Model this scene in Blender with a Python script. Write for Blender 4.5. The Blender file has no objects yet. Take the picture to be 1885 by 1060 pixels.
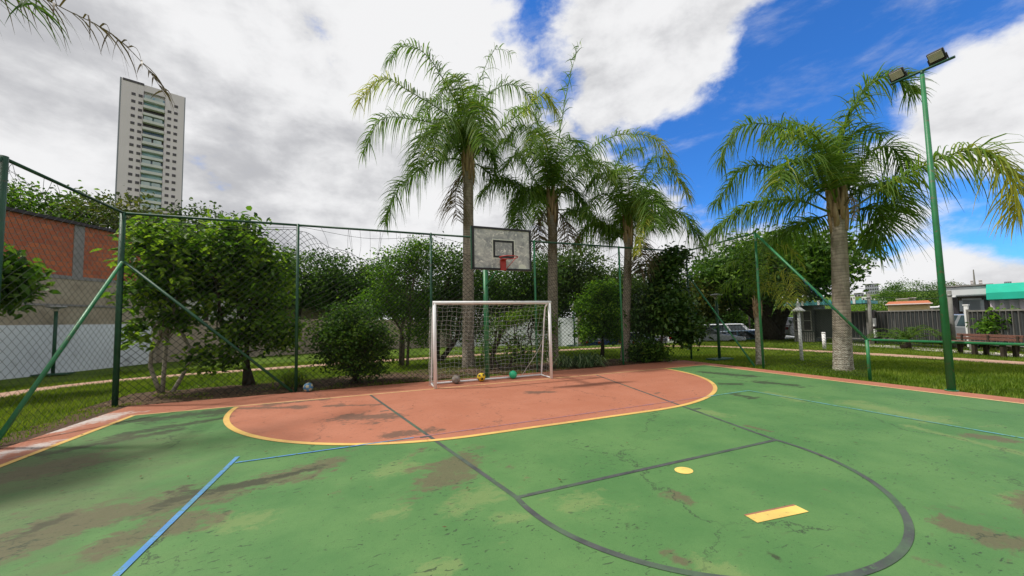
import bpy, math, random
import numpy as np
from mathutils import Matrix, Vector
R = math.radians
scene = bpy.context.scene
COL = scene.collection
rng = np.random.default_rng(7)
random.seed(7)

# ------------------------------------------------------------------ camera
CAMZ = 1.6
F_PX, CX, CY = 663.57, 954.72, 551.53
def cam_axes(yaw, pitch, roll):
    fwd = np.array([math.sin(yaw)*math.cos(pitch), math.cos(yaw)*math.cos(pitch), math.sin(pitch)])
    right = np.array([math.cos(yaw), -math.sin(yaw), 0.0])
    up = np.cross(right, fwd)
    return math.cos(roll)*right + math.sin(roll)*up, -math.sin(roll)*right + math.cos(roll)*up, fwd
RT, UP, FW = cam_axes(R(22.2451), R(3.41265), R(-1.32311))
cd = bpy.data.cameras.new("camera")
cam = bpy.data.objects.new("camera", cd); COL.objects.link(cam)
cam.matrix_world = Matrix(((RT[0], UP[0], -FW[0], 0), (RT[1], UP[1], -FW[1], 0), (RT[2], UP[2], -FW[2], CAMZ), (0, 0, 0, 1)))
cd.sensor_width = 36.0; cd.sensor_fit = 'HORIZONTAL'
cd.lens = F_PX/1885*36
cd.shift_x = -(CX-942.5)/1885; cd.shift_y = (CY-530)/1885
cd.clip_start = 0.05; cd.clip_end = 5000
scene.camera = cam
def ray(x, y): return RT*((x-CX)/F_PX) - UP*((y-CY)/F_PX) + FW      # survey helper: a sight line of the survey camera
def gnd(x, y, z=0.0):
    d = ray(x, y); t = (z-CAMZ)/d[2]; return np.array([d[0]*t, d[1]*t, z])
def at(x, y, D):
    d = ray(x, y); t = D/math.hypot(d[0], d[1]); return np.array([d[0]*t, d[1]*t, CAMZ+d[2]*t])
def unit(v): v = np.asarray(v, float); return v/np.linalg.norm(v)

# ------------------------------------------------------------------ render, exposure
scene.render.engine = 'CYCLES'
scene.view_settings.view_transform = 'Standard'; scene.view_settings.look = 'None'
scene.view_settings.gamma = 1.0; scene.view_settings.exposure = 0.0
scene.view_settings.use_curve_mapping = False
scene.cycles.max_bounces = 8; scene.cycles.transparent_max_bounces = 8
scene.cycles.sample_clamp_indirect = 6

# ------------------------------------------------------------------ node helper
class NT:
    def __init__(s, nt): s.nt = nt
    def n(s, t, **kw):
        nd = s.nt.nodes.new(t)
        for k, v in kw.items():
            if k.startswith('i_'):
                key = k[2:]; key = int(key) if key.isdigit() else key.replace('_', ' ')
                s.put(nd.inputs[key], v)
            else: setattr(nd, k, v)
        return nd
    def put(s, inp, v):
        if isinstance(v, bpy.types.NodeSocket): s.nt.links.new(v, inp)
        elif isinstance(v, bpy.types.Node): s.nt.links.new(v.outputs[0], inp)
        else:
            if hasattr(inp.default_value, '__len__') and not hasattr(v, '__len__'): v = (v, v, v, 1)[:len(inp.default_value)]
            if hasattr(inp.default_value, '__len__') and len(inp.default_value) == 4 and len(v) == 3: v = (*v, 1)
            inp.default_value = v
    def math(s, op, a, b=0.0, c=None, clamp=False):
        nd = s.n('ShaderNodeMath', operation=op, use_clamp=clamp); s.put(nd.inputs[0], a); s.put(nd.inputs[1], b)
        if c is not None: s.put(nd.inputs[2], c)
        return nd.outputs[0]
    def vmath(s, op, a, b):
        nd = s.n('ShaderNodeVectorMath', operation=op); s.put(nd.inputs[0], a); s.put(nd.inputs[1], b); return nd
    def mix(s, f, a, b, blend='MIX'):
        nd = s.n('ShaderNodeMix', data_type='RGBA', blend_type=blend)
        s.put(nd.inputs[0], f); s.put(nd.inputs[6], a); s.put(nd.inputs[7], b); return nd.outputs[2]
    def noise(s, vec, scale, detail=4.0, rough=0.55, dist=0.0):
        nd = s.n('ShaderNodeTexNoise'); s.put(nd.inputs['Vector'], vec)
        nd.inputs['Scale'].default_value = scale; nd.inputs['Detail'].default_value = detail
        nd.inputs['Roughness'].default_value = rough; nd.inputs['Distortion'].default_value = dist
        return nd.outputs[0]
    def step(s, v, lo, hi, a=0.0, b=1.0):
        nd = s.n('ShaderNodeMapRange', interpolation_type='SMOOTHSTEP'); s.put(nd.inputs[0], v)
        nd.inputs[1].default_value = lo; nd.inputs[2].default_value = hi; nd.inputs[3].default_value = a; nd.inputs[4].default_value = b
        return nd.outputs[0]
    def mapping(s, vec, scale=(1, 1, 1), rot=(0, 0, 0), loc=(0, 0, 0)):
        nd = s.n('ShaderNodeMapping'); s.put(nd.inputs[0], vec)
        nd.inputs['Scale'].default_value = scale; nd.inputs['Rotation'].default_value = rot; nd.inputs['Location'].default_value = loc
        return nd.outputs[0]

# ------------------------------------------------------------------ sun and sky
SUN_EL, SUN_AZ = 57.0, -66.0          # azimuth measured from +Y towards +X: high on the left, a little beyond the court
sd = bpy.data.lights.new("sun", 'SUN'); sd.energy = 4.0; sd.angle = R(3.0); sd.color = (1.0, 0.95, 0.87)
so = bpy.data.objects.new("sun", sd); COL.objects.link(so)
sdir = Vector((math.sin(R(SUN_AZ))*math.cos(R(SUN_EL)), math.cos(R(SUN_AZ))*math.cos(R(SUN_EL)), math.sin(R(SUN_EL))))
so.rotation_euler = sdir.to_track_quat('Z', 'Y').to_euler(); so.location = sdir*60
world = bpy.data.worlds.new("World"); scene.world = world; world.use_nodes = True
wn = NT(world.node_tree); world.node_tree.nodes.clear()
sky = wn.n('ShaderNodeTexSky', sky_type='NISHITA'); sky.sun_disc = False
sky.sun_elevation = R(SUN_EL); sky.sun_rotation = R(SUN_AZ); sky.air_density = 1.0; sky.dust_density = 0.3; sky.ozone_density = 3.0
gen = wn.n('ShaderNodeTexCoord').outputs['Generated']
sep = wn.n('ShaderNodeSeparateXYZ'); wn.put(sep.inputs[0], gen)
zc = wn.math('MAXIMUM', sep.outputs[2], 0.0)
den = wn.math('ADD', zc, 0.30)
cmb = wn.n('ShaderNodeCombineXYZ')
wn.put(cmb.inputs[0], wn.math('DIVIDE', sep.outputs[0], den)); wn.put(cmb.inputs[1], wn.math('DIVIDE', sep.outputs[1], den))
pl = cmb.outputs[0]
n_big = wn.noise(wn.mapping(gen, loc=(0.4, 1.9, .3), scale=(1, 1, 1.7)), 2.4, 8, 0.56, 0.15)
n_fine = wn.noise(wn.mapping(gen, loc=(3.1, 7.7, 0), scale=(1, 1, 1.6)), 6.2, 10, 0.60, 0.15)
n_shade = wn.noise(wn.mapping(gen, loc=(11.0, 2.0, 1.0), scale=(1, 1, 2.2)), 3.2, 7, 0.58, 0.2)
def lobe(x, y, outer, inner):
    d = unit(ray(x, y))
    dt = wn.vmath('DOT_PRODUCT', gen, tuple(d)).outputs['Value']
    return wn.step(dt, math.cos(R(outer)), math.cos(R(inner)))
def total(items):
    acc = None
    for (x, y, o, i, w) in items:
        t = wn.math('MULTIPLY', lobe(x, y, o, i), w)
        acc = t if acc is None else wn.math('ADD', acc, t)
    return acc
gaps = total([(1240, 260, 11, 2, .34), (1400, 195, 13, 3, .40), (1560, 90, 14, 3, .42), (1720, 0, 14, 3, .34), (1330, 330, 9, 2, .24),
              (970, 20, 8, 1, .26), (1480, 330, 11, 2, .30), (1720, 400, 9, 2, .34), (1830, 60, 8, 2, .15), (1030, 150, 6, 1, .16), (1860, 360, 8, 2, .25), (560, 385, 4, 1, .08), (2300, 150, 30, 8, .2)])
fills = total([(1740, 215, 13, 4, .42), (1860, 160, 8, 2, .25), (1250, 140, 9, 3, .14), (1640, 500, 10, 3, .25), (1310, 10, 12, 4, .28), (1180, 120, 10, 3, .22), (1300, 300, 4, 1, .12), (1860, 480, 8, 3, .2), (1840, 220, 6, 2, .2), (300, 300, 55, 25, .12), (1500, 215, 3, .5, .10), (1290, 170, 5, 1, .12)])
cov = wn.math('ADD', wn.math('MULTIPLY', n_big, 0.72), wn.math('MULTIPLY', n_fine, 1.15))
cov = wn.math('SUBTRACT', wn.math('ADD', cov, fills), gaps)
cover = wn.step(cov, 0.56, 0.86)
wisp = wn.step(wn.noise(wn.mapping(gen, loc=(5.0, .7, 2.0), scale=(1, 1.2, 3.2), rot=(.3, .2, .6)), 3.4, 10, 0.64, 0.3), 0.46, 0.85, 0.0, 0.65)
cover = wn.math('MAXIMUM', cover, wisp)
darks = total([(560, 330, 22, 6, .08), (100, 250, 20, 5, .05), (1650, 520, 14, 4, .08), (-300, 300, 40, 10, .05)])
lights = total([(800, 80, 16, 3, .16), (640, 60, 14, 3, .12), (380, 30, 16, 3, .12), (1330, 60, 16, 4, .12), (1700, 230, 12, 3, .16), (1660, 480, 6, 2, .18), (30, 250, 7, 2, .08)])
sh = wn.math('ADD', wn.math('MULTIPLY', n_shade, 0.75), wn.math('MULTIPLY', n_fine, 1.0))
sh = wn.math('SUBTRACT', wn.math('ADD', sh, lights), darks)
shade = wn.step(sh, 0.56, 1.04)
cloud_col = wn.mix(shade, (5.2, 5.25, 5.5), (9.0, 9.0, 9.1))
blue = wn.mix(1.0, sky.outputs[0], (0.42, 1.10, 1.95), 'MULTIPLY')
skycol = wn.mix(cover, blue, cloud_col)
bg = wn.n('ShaderNodeBackground'); wn.put(bg.inputs[0], skycol); bg.inputs[1].default_value = 0.1
wo = wn.n('ShaderNodeOutputWorld'); world.node_tree.links.new(bg.outputs[0], wo.inputs[0])

# ------------------------------------------------------------------ materials
MATS = {}
def newmat(name):
    m = bpy.data.materials.new(name); m.use_nodes = True; m.node_tree.nodes.clear()
    t = NT(m.node_tree); out = t.n('ShaderNodeOutputMaterial'); MATS[name] = m
    return m, t, out
def surf(name, c1, c2=None, scale=6.0, rough=0.7, spec=0.3, bump=0.0, bscale=40.0, metal=0.0, c3=None, c3scale=2.0, c3lo=.55, c3hi=.7, stretch=(1, 1, 1)):
    m, t, out = newmat(name)
    tc = t.n('ShaderNodeTexCoord').outputs['Object']
    v = t.mapping(tc, scale=stretch)
    col = (*c1, 1)
    if c2: col = t.mix(t.step(t.noise(v, scale, 5, .6), .3, .7), c1, c2)
    if c3: col = t.mix(t.step(t.noise(t.mapping(v, loc=(5, 3, 9)), c3scale, 6, .65), c3lo, c3hi), col, c3)
    p = t.n('ShaderNodeBsdfPrincipled'); t.put(p.inputs['Base Color'], col)
    p.inputs['Roughness'].default_value = rough; p.inputs['Specular IOR Level'].default_value = spec; p.inputs['Metallic'].default_value = metal
    if bump:
        b = t.n('ShaderNodeBump'); b.inputs['Strength'].default_value = bump; b.inputs['Distance'].default_value = 0.02
        t.put(b.inputs['Height'], t.noise(v, bscale, 5, .6)); t.put(p.inputs['Normal'], b.outputs[0])
    m.node_tree.links.new(p.outputs[0], out.inputs[0])
    return m
def leafmat(name, dark, mid, bright, trans=0.35, rough=0.5, spec=0.12):
    m, t, out = newmat(name)
    a = t.n('ShaderNodeAttribute', attribute_name='tint')
    r = t.n('ShaderNodeValToRGB'); t.put(r.inputs[0], a.outputs['Fac'])
    e = r.color_ramp.elements; e[0].position = 0.0; e[0].color = (*dark, 1); e[1].position = 1.0; e[1].color = (*bright, 1)
    k = e.new(0.5); k.color = (*mid, 1)
    p = t.n('ShaderNodeBsdfPrincipled'); t.put(p.inputs['Base Color'], r.outputs[0])
    p.inputs['Roughness'].default_value = rough; p.inputs['Specular IOR Level'].default_value = spec
    tr = t.n('ShaderNodeBsdfTranslucent'); t.put(tr.inputs[0], t.mix(1.0, r.outputs[0], (1.5, 1.6, .6), 'MULTIPLY'))
    ms = t.n('ShaderNodeMixShader'); ms.inputs[0].default_value = trans
    t.nt.links.new(p.outputs[0], ms.inputs[1]); t.nt.links.new(tr.outputs[0], ms.inputs[2]); t.nt.links.new(ms.outputs[0], out.inputs[0])
    return m
leafmat('leaf_broad', (.03, .07, .012), (.078, .165, .024), (.23, .34, .045), trans=.45)
leafmat('leaf_dark', (.020, .05, .010), (.05, .115, .02), (.14, .23, .04), trans=.36)
leafmat('leaf_bright', (.04, .095, .014), (.10, .215, .025), (.24, .37, .045), trans=.42)
leafmat('leaf_glossy', (.020, .052, .012), (.045, .105, .02), (.12, .20, .04), trans=.15, rough=.35, spec=.3)
leafmat('leaf_far', (.026, .05, .014), (.055, .1, .024), (.12, .18, .04), trans=.3)
leafmat('leaf_olive', (.03, .05, .015), (.07, .09, .025), (.16, .16, .04))
leafmat('palm_leaf', (.036, .082, .016), (.115, .205, .034), (.42, .38, .055), trans=.42, rough=.5, spec=.12)
leafmat('palm_dry', (.10, .075, .045), (.16, .125, .07), (.24, .2, .11), trans=.2)
leafmat('strap_leaf', (.03, .07, .025), (.07, .13, .05), (.25, .32, .17), trans=.25)
leafmat('grass_blade', (.052, .10, .009), (.115, .185, .016), (.25, .29, .045), trans=.35)
leafmat('litter', (.05, .03, .016), (.11, .07, .035), (.22, .15, .07), trans=.05)
surf('bark', (.10, .075, .052), (.17, .14, .105), 9, .9, .1, .6, 25, stretch=(1, 1, .35))
surf('bark_dark', (.035, .027, .02), (.07, .055, .04), 9, .9, .1, .6, 25, stretch=(1, 1, .35))
surf('bark_pale', (.22, .19, .14), (.34, .31, .25), 9, .9, .1, .5, 25, stretch=(1, 1, .35))
surf('fibre', (.26, .17, .10), (.46, .35, .22), 7, .9, .1, .9, 18, stretch=(2.2, 2.2, .35), c3=(.10, .065, .04), c3scale=3)
surf('petiole', (.10, .10, .04), (.22, .17, .09), 3, .6, .3, .2, 20)
surf('green_paint', (.018, .135, .048), (.026, .19, .07), 3, .45, .45, .15, 60, c3=(.13, .10, .06), c3scale=9, c3lo=.58, c3hi=.68)
surf('green_dark', (.010, .055, .028), (.018, .085, .042), 4, .5, .4, .15, 60, c3=(.07, .055, .035), c3scale=6, c3lo=.6, c3hi=.72)
surf('wire', (.012, .020, .016), (.026, .034, .026), 4, .7, .2)
surf('wire_blue', (.02, .12, .25), None, rough=.6)
surf('rope', (.33, .36, .33), (.22, .26, .24), 4, .8, .1)
surf('rope_dark', (.05, .06, .06), None, rough=.8)
surf('net_white', (.62, .62, .58), (.40, .41, .37), 3, .8, .1)
surf('white_paint', (.80, .80, .80), (.72, .72, .71), 3, .6, .2, .1, 40, c3=(.42, .38, .32), c3scale=5, c3lo=.66, c3hi=.78)
surf('red_metal', (.42, .03, .025), (.33, .03, .025), 8, .45, .45)
surf('black_paint', (.012, .011, .013), (.022, .02, .022), 8, .5, .4)
surf('brown_metal', (.03, .022, .02), (.045, .03, .026), 8, .5, .4)
surf('soil', (.075, .048, .034), (.12, .08, .055), 3, .95, .1, .9, 22, c3=(.05, .06, .022), c3scale=1.2)
surf('path', (.36, .21, .15), (.46, .32, .23), 4, .9, .15, .5, 30, c3=(.17, .16, .07), c3scale=1.5, c3lo=.6, c3hi=.8)
surf('pale_stone', (.42, .38, .33), (.58, .54, .48), 5, .9, .15, .5, 20, c3=(.28, .2, .15), c3scale=2)
surf('asphalt', (.05, .05, .052), (.07, .07, .07), 3, .9, .2, .4, 60)
surf('plaster', (.36, .30, .22), (.43, .37, .28), 1.2, .92, .1, .5, 12, c3=(.17, .145, .11), c3scale=.8, c3lo=.5, c3hi=.72)
surf('white_wall', (.76, .79, .83), (.68, .70, .74), .9, .85, .15, .2, 14, c3=(.30, .31, .31), c3scale=.6, c3lo=.55, c3hi=.75)
surf('beige_wall', (.40, .33, .26), (.32, .27, .21), 1.2, .9, .1, .3, 14, c3=(.22, .19, .15), c3scale=.7)
surf('concrete', (.30, .28, .26), (.22, .21, .20), 3, .9, .15, .4, 30)
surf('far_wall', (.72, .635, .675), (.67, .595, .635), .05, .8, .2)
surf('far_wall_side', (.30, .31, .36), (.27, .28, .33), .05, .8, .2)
surf('far_white', (.70, .70, .70), (.62, .62, .62), .1, .7, .2)
surf('window_dark', (.035, .03, .035), (.06, .05, .055), .3, .2, .5)
surf('window_teal', (.18, .33, .38), (.34, .52, .57), .22, .12, .6, c3=(.04, .09, .16), c3scale=.3)
surf('window_light', (.45, .50, .52), (.30, .36, .4), .3, .15, .6)
surf('window_blue', (.05, .09, .16), (.10, .17, .26), .3, .12, .6)
surf('balcony', (.66, .64, .63), (.58, .57, .57), .2, .7, .3)
surf('terracotta', (.50, .17, .075), (.38, .12, .055), 2, .85, .15, .4, 10)
surf('cream_wall', (.62, .47, .22), (.70, .58, .36), .8, .8, .2)
surf('fence_metal', (.040, .046, .048), (.062, .067, .068), 3, .45, .5, .1, 10, c3=(.14, .14, .135), c3scale=2.2, c3lo=.55, c3hi=.75, stretch=(1, 1, .3))
surf('awning_green', (.01, .36, .24), (.012, .42, .29), .8, .6, .3)
surf('teal_roof', (.06, .26, .28), (.10, .34, .36), 2, .5, .4)
surf('rib_metal', (.11, .108, .10), (.15, .145, .14), 3, .6, .4)
surf('bench_wood', (.13, .062, .045), (.19, .095, .07), 5, .7, .25, .4, 20, stretch=(.4, 4, 4))
surf('grey_metal', (.22, .22, .215), (.30, .30, .29), 5, .45, .5)
surf('pole_grey', (.17, .165, .15), (.24, .23, .21), 4, .8, .2)
surf('car_white', (.74, .75, .76), None, rough=.25, spec=.6)
surf('car_silver', (.36, .38, .40), None, rough=.3, spec=.6, metal=.4)
surf('car_blue', (.025, .07, .17), None, rough=.25, spec=.6)
surf('car_black', (.015, .016, .02), None, rough=.2, spec=.6)
surf('car_teal', (.10, .25, .30), None, rough=.25, spec=.6)
surf('car_glass', (.02, .03, .035), (.05, .08, .09), 2, .06, .7)
surf('tyre', (.015, .015, .016), None, rough=.8)
surf('rim_metal', (.4, .4, .4), None, rough=.35, metal=.6)
surf('lamp_red', (.4, .015, .01), None, rough=.3)
surf('lamp_clear', (.75, .76, .74), None, rough=.15, spec=.6)
surf('lens', (.56, .52, .44), (.46, .43, .37), 9, .3, .5)
surf('ball_yellow', (.80, .56, .03), (.72, .48, .02), 6, .5, .4)
surf('ball_grey', (.33, .29, .23), (.17, .15, .12), 14, .8, .2, .4, 40)
surf('ball_green', (.02, .42, .20), (.03, .5, .26), 6, .35, .5)
surf('ball_blue', (.05, .16, .30), (.09, .24, .38), 6, .5, .4)
surf('ball_white', (.7, .7, .62), None, rough=.5)
surf('ball_cream', (.45, .42, .25), None, rough=.6)
surf('mulch_leaf', (.10, .06, .03), (.16, .1, .05), 5, .9)
surf('yellow_leaf', (.55, .42, .03), None, rough=.5)
surf('hill_green', (.05, .08, .028), (.085, .11, .04), .02, .95, .05)

# brick infill: courses as material (each block is under 10 pixels), joints through bump
m, t, out = newmat('brick')
tc = t.n('ShaderNodeTexCoord').outputs['Object']
sp = t.n('ShaderNodeSeparateXYZ'); t.put(sp.inputs[0], tc)
cb = t.n('ShaderNodeCombineXYZ'); t.put(cb.inputs[0], sp.outputs[1]); t.put(cb.inputs[1], sp.outputs[2])
bt = t.n('ShaderNodeTexBrick'); t.put(bt.inputs['Vector'], cb.outputs[0])
bt.inputs['Color1'].default_value = (.52, .15, .06, 1); bt.inputs['Color2'].default_value = (.40, .105, .05, 1); bt.inputs['Mortar'].default_value = (.27, .16, .11, 1)
bt.inputs['Scale'].default_value = 1.0; bt.inputs['Brick Width'].default_value = .30; bt.inputs['Row Height'].default_value = .2; bt.inputs['Mortar Size'].default_value = .014
bc = t.mix(t.step(t.noise(tc, 1.3, 6, .65), .45, .75), bt.outputs[0], (.30, .10, .06))
p = t.n('ShaderNodeBsdfPrincipled'); t.put(p.inputs['Base Color'], bc); p.inputs['Roughness'].default_value = .9
b = t.n('ShaderNodeBump'); b.inputs['Strength'].default_value = .5; b.inputs['Distance'].default_value = .02; b.invert = True
t.put(b.inputs['Height'], bt.outputs['Fac']); t.put(p.inputs['Normal'], b.outputs[0]); t.nt.links.new(p.outputs[0], out.inputs[0])

# lawn
m, t, out = newmat('lawn')
tc = t.n('ShaderNodeTexCoord').outputs['Object']
c = t.mix(t.step(t.noise(tc, .7, 5, .6), .35, .68), (.066, .122, .012), (.122, .182, .021))
c = t.mix(t.step(t.noise(t.mapping(tc, loc=(4, 4, 0)), 22, 4, .7), .35, .75), c, (.055, .09, .010))
c = t.mix(t.step(t.noise(t.mapping(tc, loc=(9, 1, 0)), 1.9, 5, .6), .60, .78), c, (.20, .19, .05))
p = t.n('ShaderNodeBsdfPrincipled'); t.put(p.inputs['Base Color'], c); p.inputs['Roughness'].default_value = .95; p.inputs['Specular IOR Level'].default_value = .1
b = t.n('ShaderNodeBump'); b.inputs['Strength'].default_value = .8; b.inputs['Distance'].default_value = .05
t.put(b.inputs['Height'], t.noise(tc, 30, 5, .7)); t.put(p.inputs['Normal'], b.outputs[0]); t.nt.links.new(p.outputs[0], out.inputs[0])

# painted court: paint colour, chips, flecks, staining and painted tree shade stored per vertex (brown, dark, light)
def courtmat(name, c1, c2, brown, dark, light, fleck):
    m, t, out = newmat(name)
    tc = t.n('ShaderNodeTexCoord').outputs['Object']
    n1 = t.noise(tc, 1.1, 6, .6); n2 = t.noise(t.mapping(tc, loc=(7, 3, 1)), 9, 6, .65); n3 = t.noise(t.mapping(tc, loc=(2, 8, 4)), 60, 4, .6)
    nc = t.step(t.noise(t.mapping(tc, loc=(5, 2, 6), scale=(1, 1.5, 1)), 8, 9, .72, .5), .30, .70)
    c = t.mix(t.step(n1, .3, .7), c1, c2)
    c = t.mix(t.math('MULTIPLY', t.step(n3, .45, .75), .25), c, tuple(x*.72 for x in c1))
    st = t.n('ShaderNodeAttribute', attribute_name='stain'); ss = t.n('ShaderNodeSeparateColor'); t.put(ss.inputs[0], st.outputs['Color'])
    def lay(ch, colr, lo, hi, k, mx):
        nonlocal c
        v = t.math('ADD', ss.outputs[ch], t.math('MULTIPLY', t.math('SUBTRACT', nc, .5), k))
        c = t.mix(t.math('MULTIPLY', t.step(v, lo, hi), mx), c, colr)
    lay(2, light, .25, 1.0, .8, .95 if name == 'court_red' else .6)
    lay(0, t.mix(n3, tuple(x*.7 for x in brown), tuple(x*1.35 for x in brown)), .26, .82, .80, .85)
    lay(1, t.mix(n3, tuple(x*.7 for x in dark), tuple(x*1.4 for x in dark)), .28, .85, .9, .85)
    v = t.math('ADD', st.outputs['Alpha'], t.math('MULTIPLY', t.math('SUBTRACT', t.noise(t.mapping(tc, loc=(3, 1, 7), scale=(1, 1.6, 1)), 1.7, 7, .65), .5), 1.3))
    c = t.mix(t.math('MULTIPLY', t.step(v, .25, 1.05), .55), c, brown)
    # short scuffs and chips
    vo = t.noise(t.mapping(tc, scale=(1, 2.3, 1), rot=(0, 0, .5)), 13, 3, .55, .6)
    grp = t.step(t.noise(t.mapping(tc, loc=(1, 5, 2)), 1.6, 3, .5), .42, .62)
    c = t.mix(t.math('MULTIPLY', t.math('MULTIPLY', t.step(vo, .625, .66), grp), .85), c, fleck)
    vo2 = t.noise(t.mapping(tc, loc=(6, 1, 3)), 34, 2, .5)
    c = t.mix(t.math('MULTIPLY', t.step(vo2, .69, .72), .75), c, fleck)
    # grit and hairline cracks
    c = t.mix(t.math('MULTIPLY', t.step(t.noise(t.mapping(tc, loc=(1, 1, 9)), 210, 3, .7), .38, .72), .30), c, tuple(x*.55 for x in c1))
    cv = t.n('ShaderNodeTexVoronoi', feature='DISTANCE_TO_EDGE'); wob = t.n('ShaderNodeVectorMath', operation='MULTIPLY_ADD')
    nv = t.n('ShaderNodeTexNoise'); t.put(nv.inputs['Vector'], tc); nv.inputs['Scale'].default_value = 1.4; nv.inputs['Detail'].default_value = 7; nv.inputs['Roughness'].default_value = .7
    t.put(wob.inputs[0], nv.outputs['Color']); wob.inputs[1].default_value = (1.1, 1.1, 0); t.put(wob.inputs[2], tc)
    t.put(cv.inputs['Vector'], wob.outputs[0]); cv.inputs['Scale'].default_value = .33
    ck = t.math('MULTIPLY', t.step(cv.outputs['Distance'], .0045, .0015), t.step(t.noise(t.mapping(tc, loc=(2, 2, 2)), .8, 3, .5), .46, .58))
    c = t.mix(t.math('MULTIPLY', ck, .8), c, fleck)
    p = t.n('ShaderNodeBsdfPrincipled'); t.put(p.inputs['Base Color'], c)
    rr = t.math('ADD', .62, t.math('MULTIPLY', n2, .22)); t.put(p.inputs['Roughness'], rr); p.inputs['Specular IOR Level'].default_value = .32
    b = t.n('ShaderNodeBump'); b.inputs['Strength'].default_value = .35; b.inputs['Distance'].default_value = .006
    t.put(b.inputs['Height'], t.math('ADD', t.noise(tc, 160, 3, .6), t.math('MULTIPLY', n2, 1.2))); t.put(p.inputs['Normal'], b.outputs[0])
    t.nt.links.new(p.outputs[0], out.inputs[0]); return m
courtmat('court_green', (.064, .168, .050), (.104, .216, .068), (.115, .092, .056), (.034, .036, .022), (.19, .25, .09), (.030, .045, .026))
courtmat('court_red', (.365, .132, .074), (.415, .162, .096), (.24, .12, .085), (.10, .065, .046), (.56, .52, .49), (.12, .06, .042))
def linemat(name, c1, c2, under, wear=.60):
    m, t, out = newmat(name)
    tc = t.n('ShaderNodeTexCoord').outputs['Object']
    c = t.mix(t.step(t.noise(tc, 5, 5, .6), .3, .7), c1, c2)
    c = t.mix(t.step(t.noise(t.mapping(tc, loc=(3, 3, 3)), 21, 8, .78), wear, wear+.07), c, under)
    c = t.mix(t.math('MULTIPLY', t.step(t.noise(t.mapping(tc, loc=(8, 3, 3)), 2.2, 5, .6), .42, .70), .45), c, under)
    p = t.n('ShaderNodeBsdfPrincipled'); t.put(p.inputs['Base Color'], c); p.inputs['Roughness'].default_value = .65; p.inputs['Specular IOR Level'].default_value = .35
    b = t.n('ShaderNodeBump'); b.inputs['Strength'].default_value = .3; b.inputs['Distance'].default_value = .005
    t.put(b.inputs['Height'], t.noise(tc, 120, 3, .6)); t.put(p.inputs['Normal'], b.outputs[0]); t.nt.links.new(p.outputs[0], out.inputs[0])
linemat('line_yellow', (.66, .44, .13), (.60, .38, .10), (.42, .24, .10), .58)
linemat('line_pale', (.66, .50, .24), (.60, .42, .18), (.42, .24, .10), .56)
linemat('line_black', (.045, .05, .05), (.075, .08, .078), (.08, .17, .07), .58)
linemat('line_blue', (.06, .19, .44), (.09, .25, .48), (.09, .20, .09), .53)
linemat('line_violet', (.27, .16, .26), (.33, .17, .20), (.40, .15, .09), .50)
linemat('line_teal', (.10, .33, .42), (.12, .34, .38), (.10, .24, .09), .50)
linemat('dot_yellow', (.78, .56, .15), (.72, .49, .12), (.40, .3, .10), .57)

# backboard: weathered white board, paint worn to grey in ragged patches
m, t, out = newmat('board')
tc = t.n('ShaderNodeTexCoord').outputs['Object']
w = t.step(t.noise(tc, 3.2, 8, .7, .6), .40, .56); w2 = t.step(t.noise(t.mapping(tc, loc=(4, 4, 4), scale=(1, 1, 2)), 11, 6, .7, .4), .42, .60)
c = t.mix(w, (.58, .56, .53), (.27, .27, .28)); c = t.mix(t.math('MULTIPLY', w2, .6), c, (.40, .40, .41))
c = t.mix(t.step(t.noise(t.mapping(tc, loc=(1, 9, 4)), 9, 7, .75, .5), .56, .60), c, (.74, .71, .66))
p = t.n('ShaderNodeBsdfPrincipled'); t.put(p.inputs['Base Color'], c); p.inputs['Roughness'].default_value = .7
t.nt.links.new(p.outputs[0], out.inputs[0])

# palm trunk: ring scars, fibres, pale lichen near the foot
def trunkmat(name, lich):
    m, t, out = newmat(name)
    tc = t.n('ShaderNodeTexCoord').outputs['Object']
    wv = t.n('ShaderNodeTexWave', wave_type='BANDS', bands_direction='Z'); t.put(wv.inputs[0], t.mapping(tc, scale=(.25, .25, 1)))
    wv.inputs['Scale'].default_value = 3.2; wv.inputs['Distortion'].default_value = 9.0; wv.inputs['Detail'].default_value = 4; wv.inputs['Detail Scale'].default_value = 1.6
    n = t.noise(t.mapping(tc, scale=(1, 1, .25)), 9, 6, .65)
    c = t.mix(t.step(n, .3, .7), (.21, .175, .135), (.36, .31, .245))
    c = t.mix(t.math('MULTIPLY', t.step(wv.outputs[1], .72, .98), .35), c, (.085, .07, .055))
    c = t.mix(t.math('MULTIPLY', t.step(t.noise(tc, 2.2, 5, .6), .5, .75), .5), c, (.14, .14, .085))
    if lich:
        s = t.n('ShaderNodeSeparateXYZ'); t.put(s.inputs[0], tc)
        k = t.step(s.outputs[2], 1.5, .35)
        l = t.noise(t.mapping(tc, scale=(1, 1, 1.5)), 9, 4, .6, 1.2)
        ring = t.math('SUBTRACT', 1.0, t.math('MULTIPLY', t.math('ABSOLUTE', t.math('SUBTRACT', l, .55)), 13), clamp=True)
        c = t.mix(t.math('MULTIPLY', t.math('MULTIPLY', ring, k), .85), c, (.60, .58, .50))
    p = t.n('ShaderNodeBsdfPrincipled'); t.put(p.inputs['Base Color'], c); p.inputs['Roughness'].default_value = .9; p.inputs['Specular IOR Level'].default_value = .15
    b = t.n('ShaderNodeBump'); b.inputs['Strength'].default_value = .5; b.inputs['Distance'].default_value = .02
    t.put(b.inputs['Height'], t.math('SUBTRACT', n, t.math('MULTIPLY', wv.outputs[1], .45))); t.put(p.inputs['Normal'], b.outputs[0]); t.nt.links.new(p.outputs[0], out.inputs[0])
trunkmat('palm_trunk', False); trunkmat('palm_trunk_lichen', True)

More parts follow.
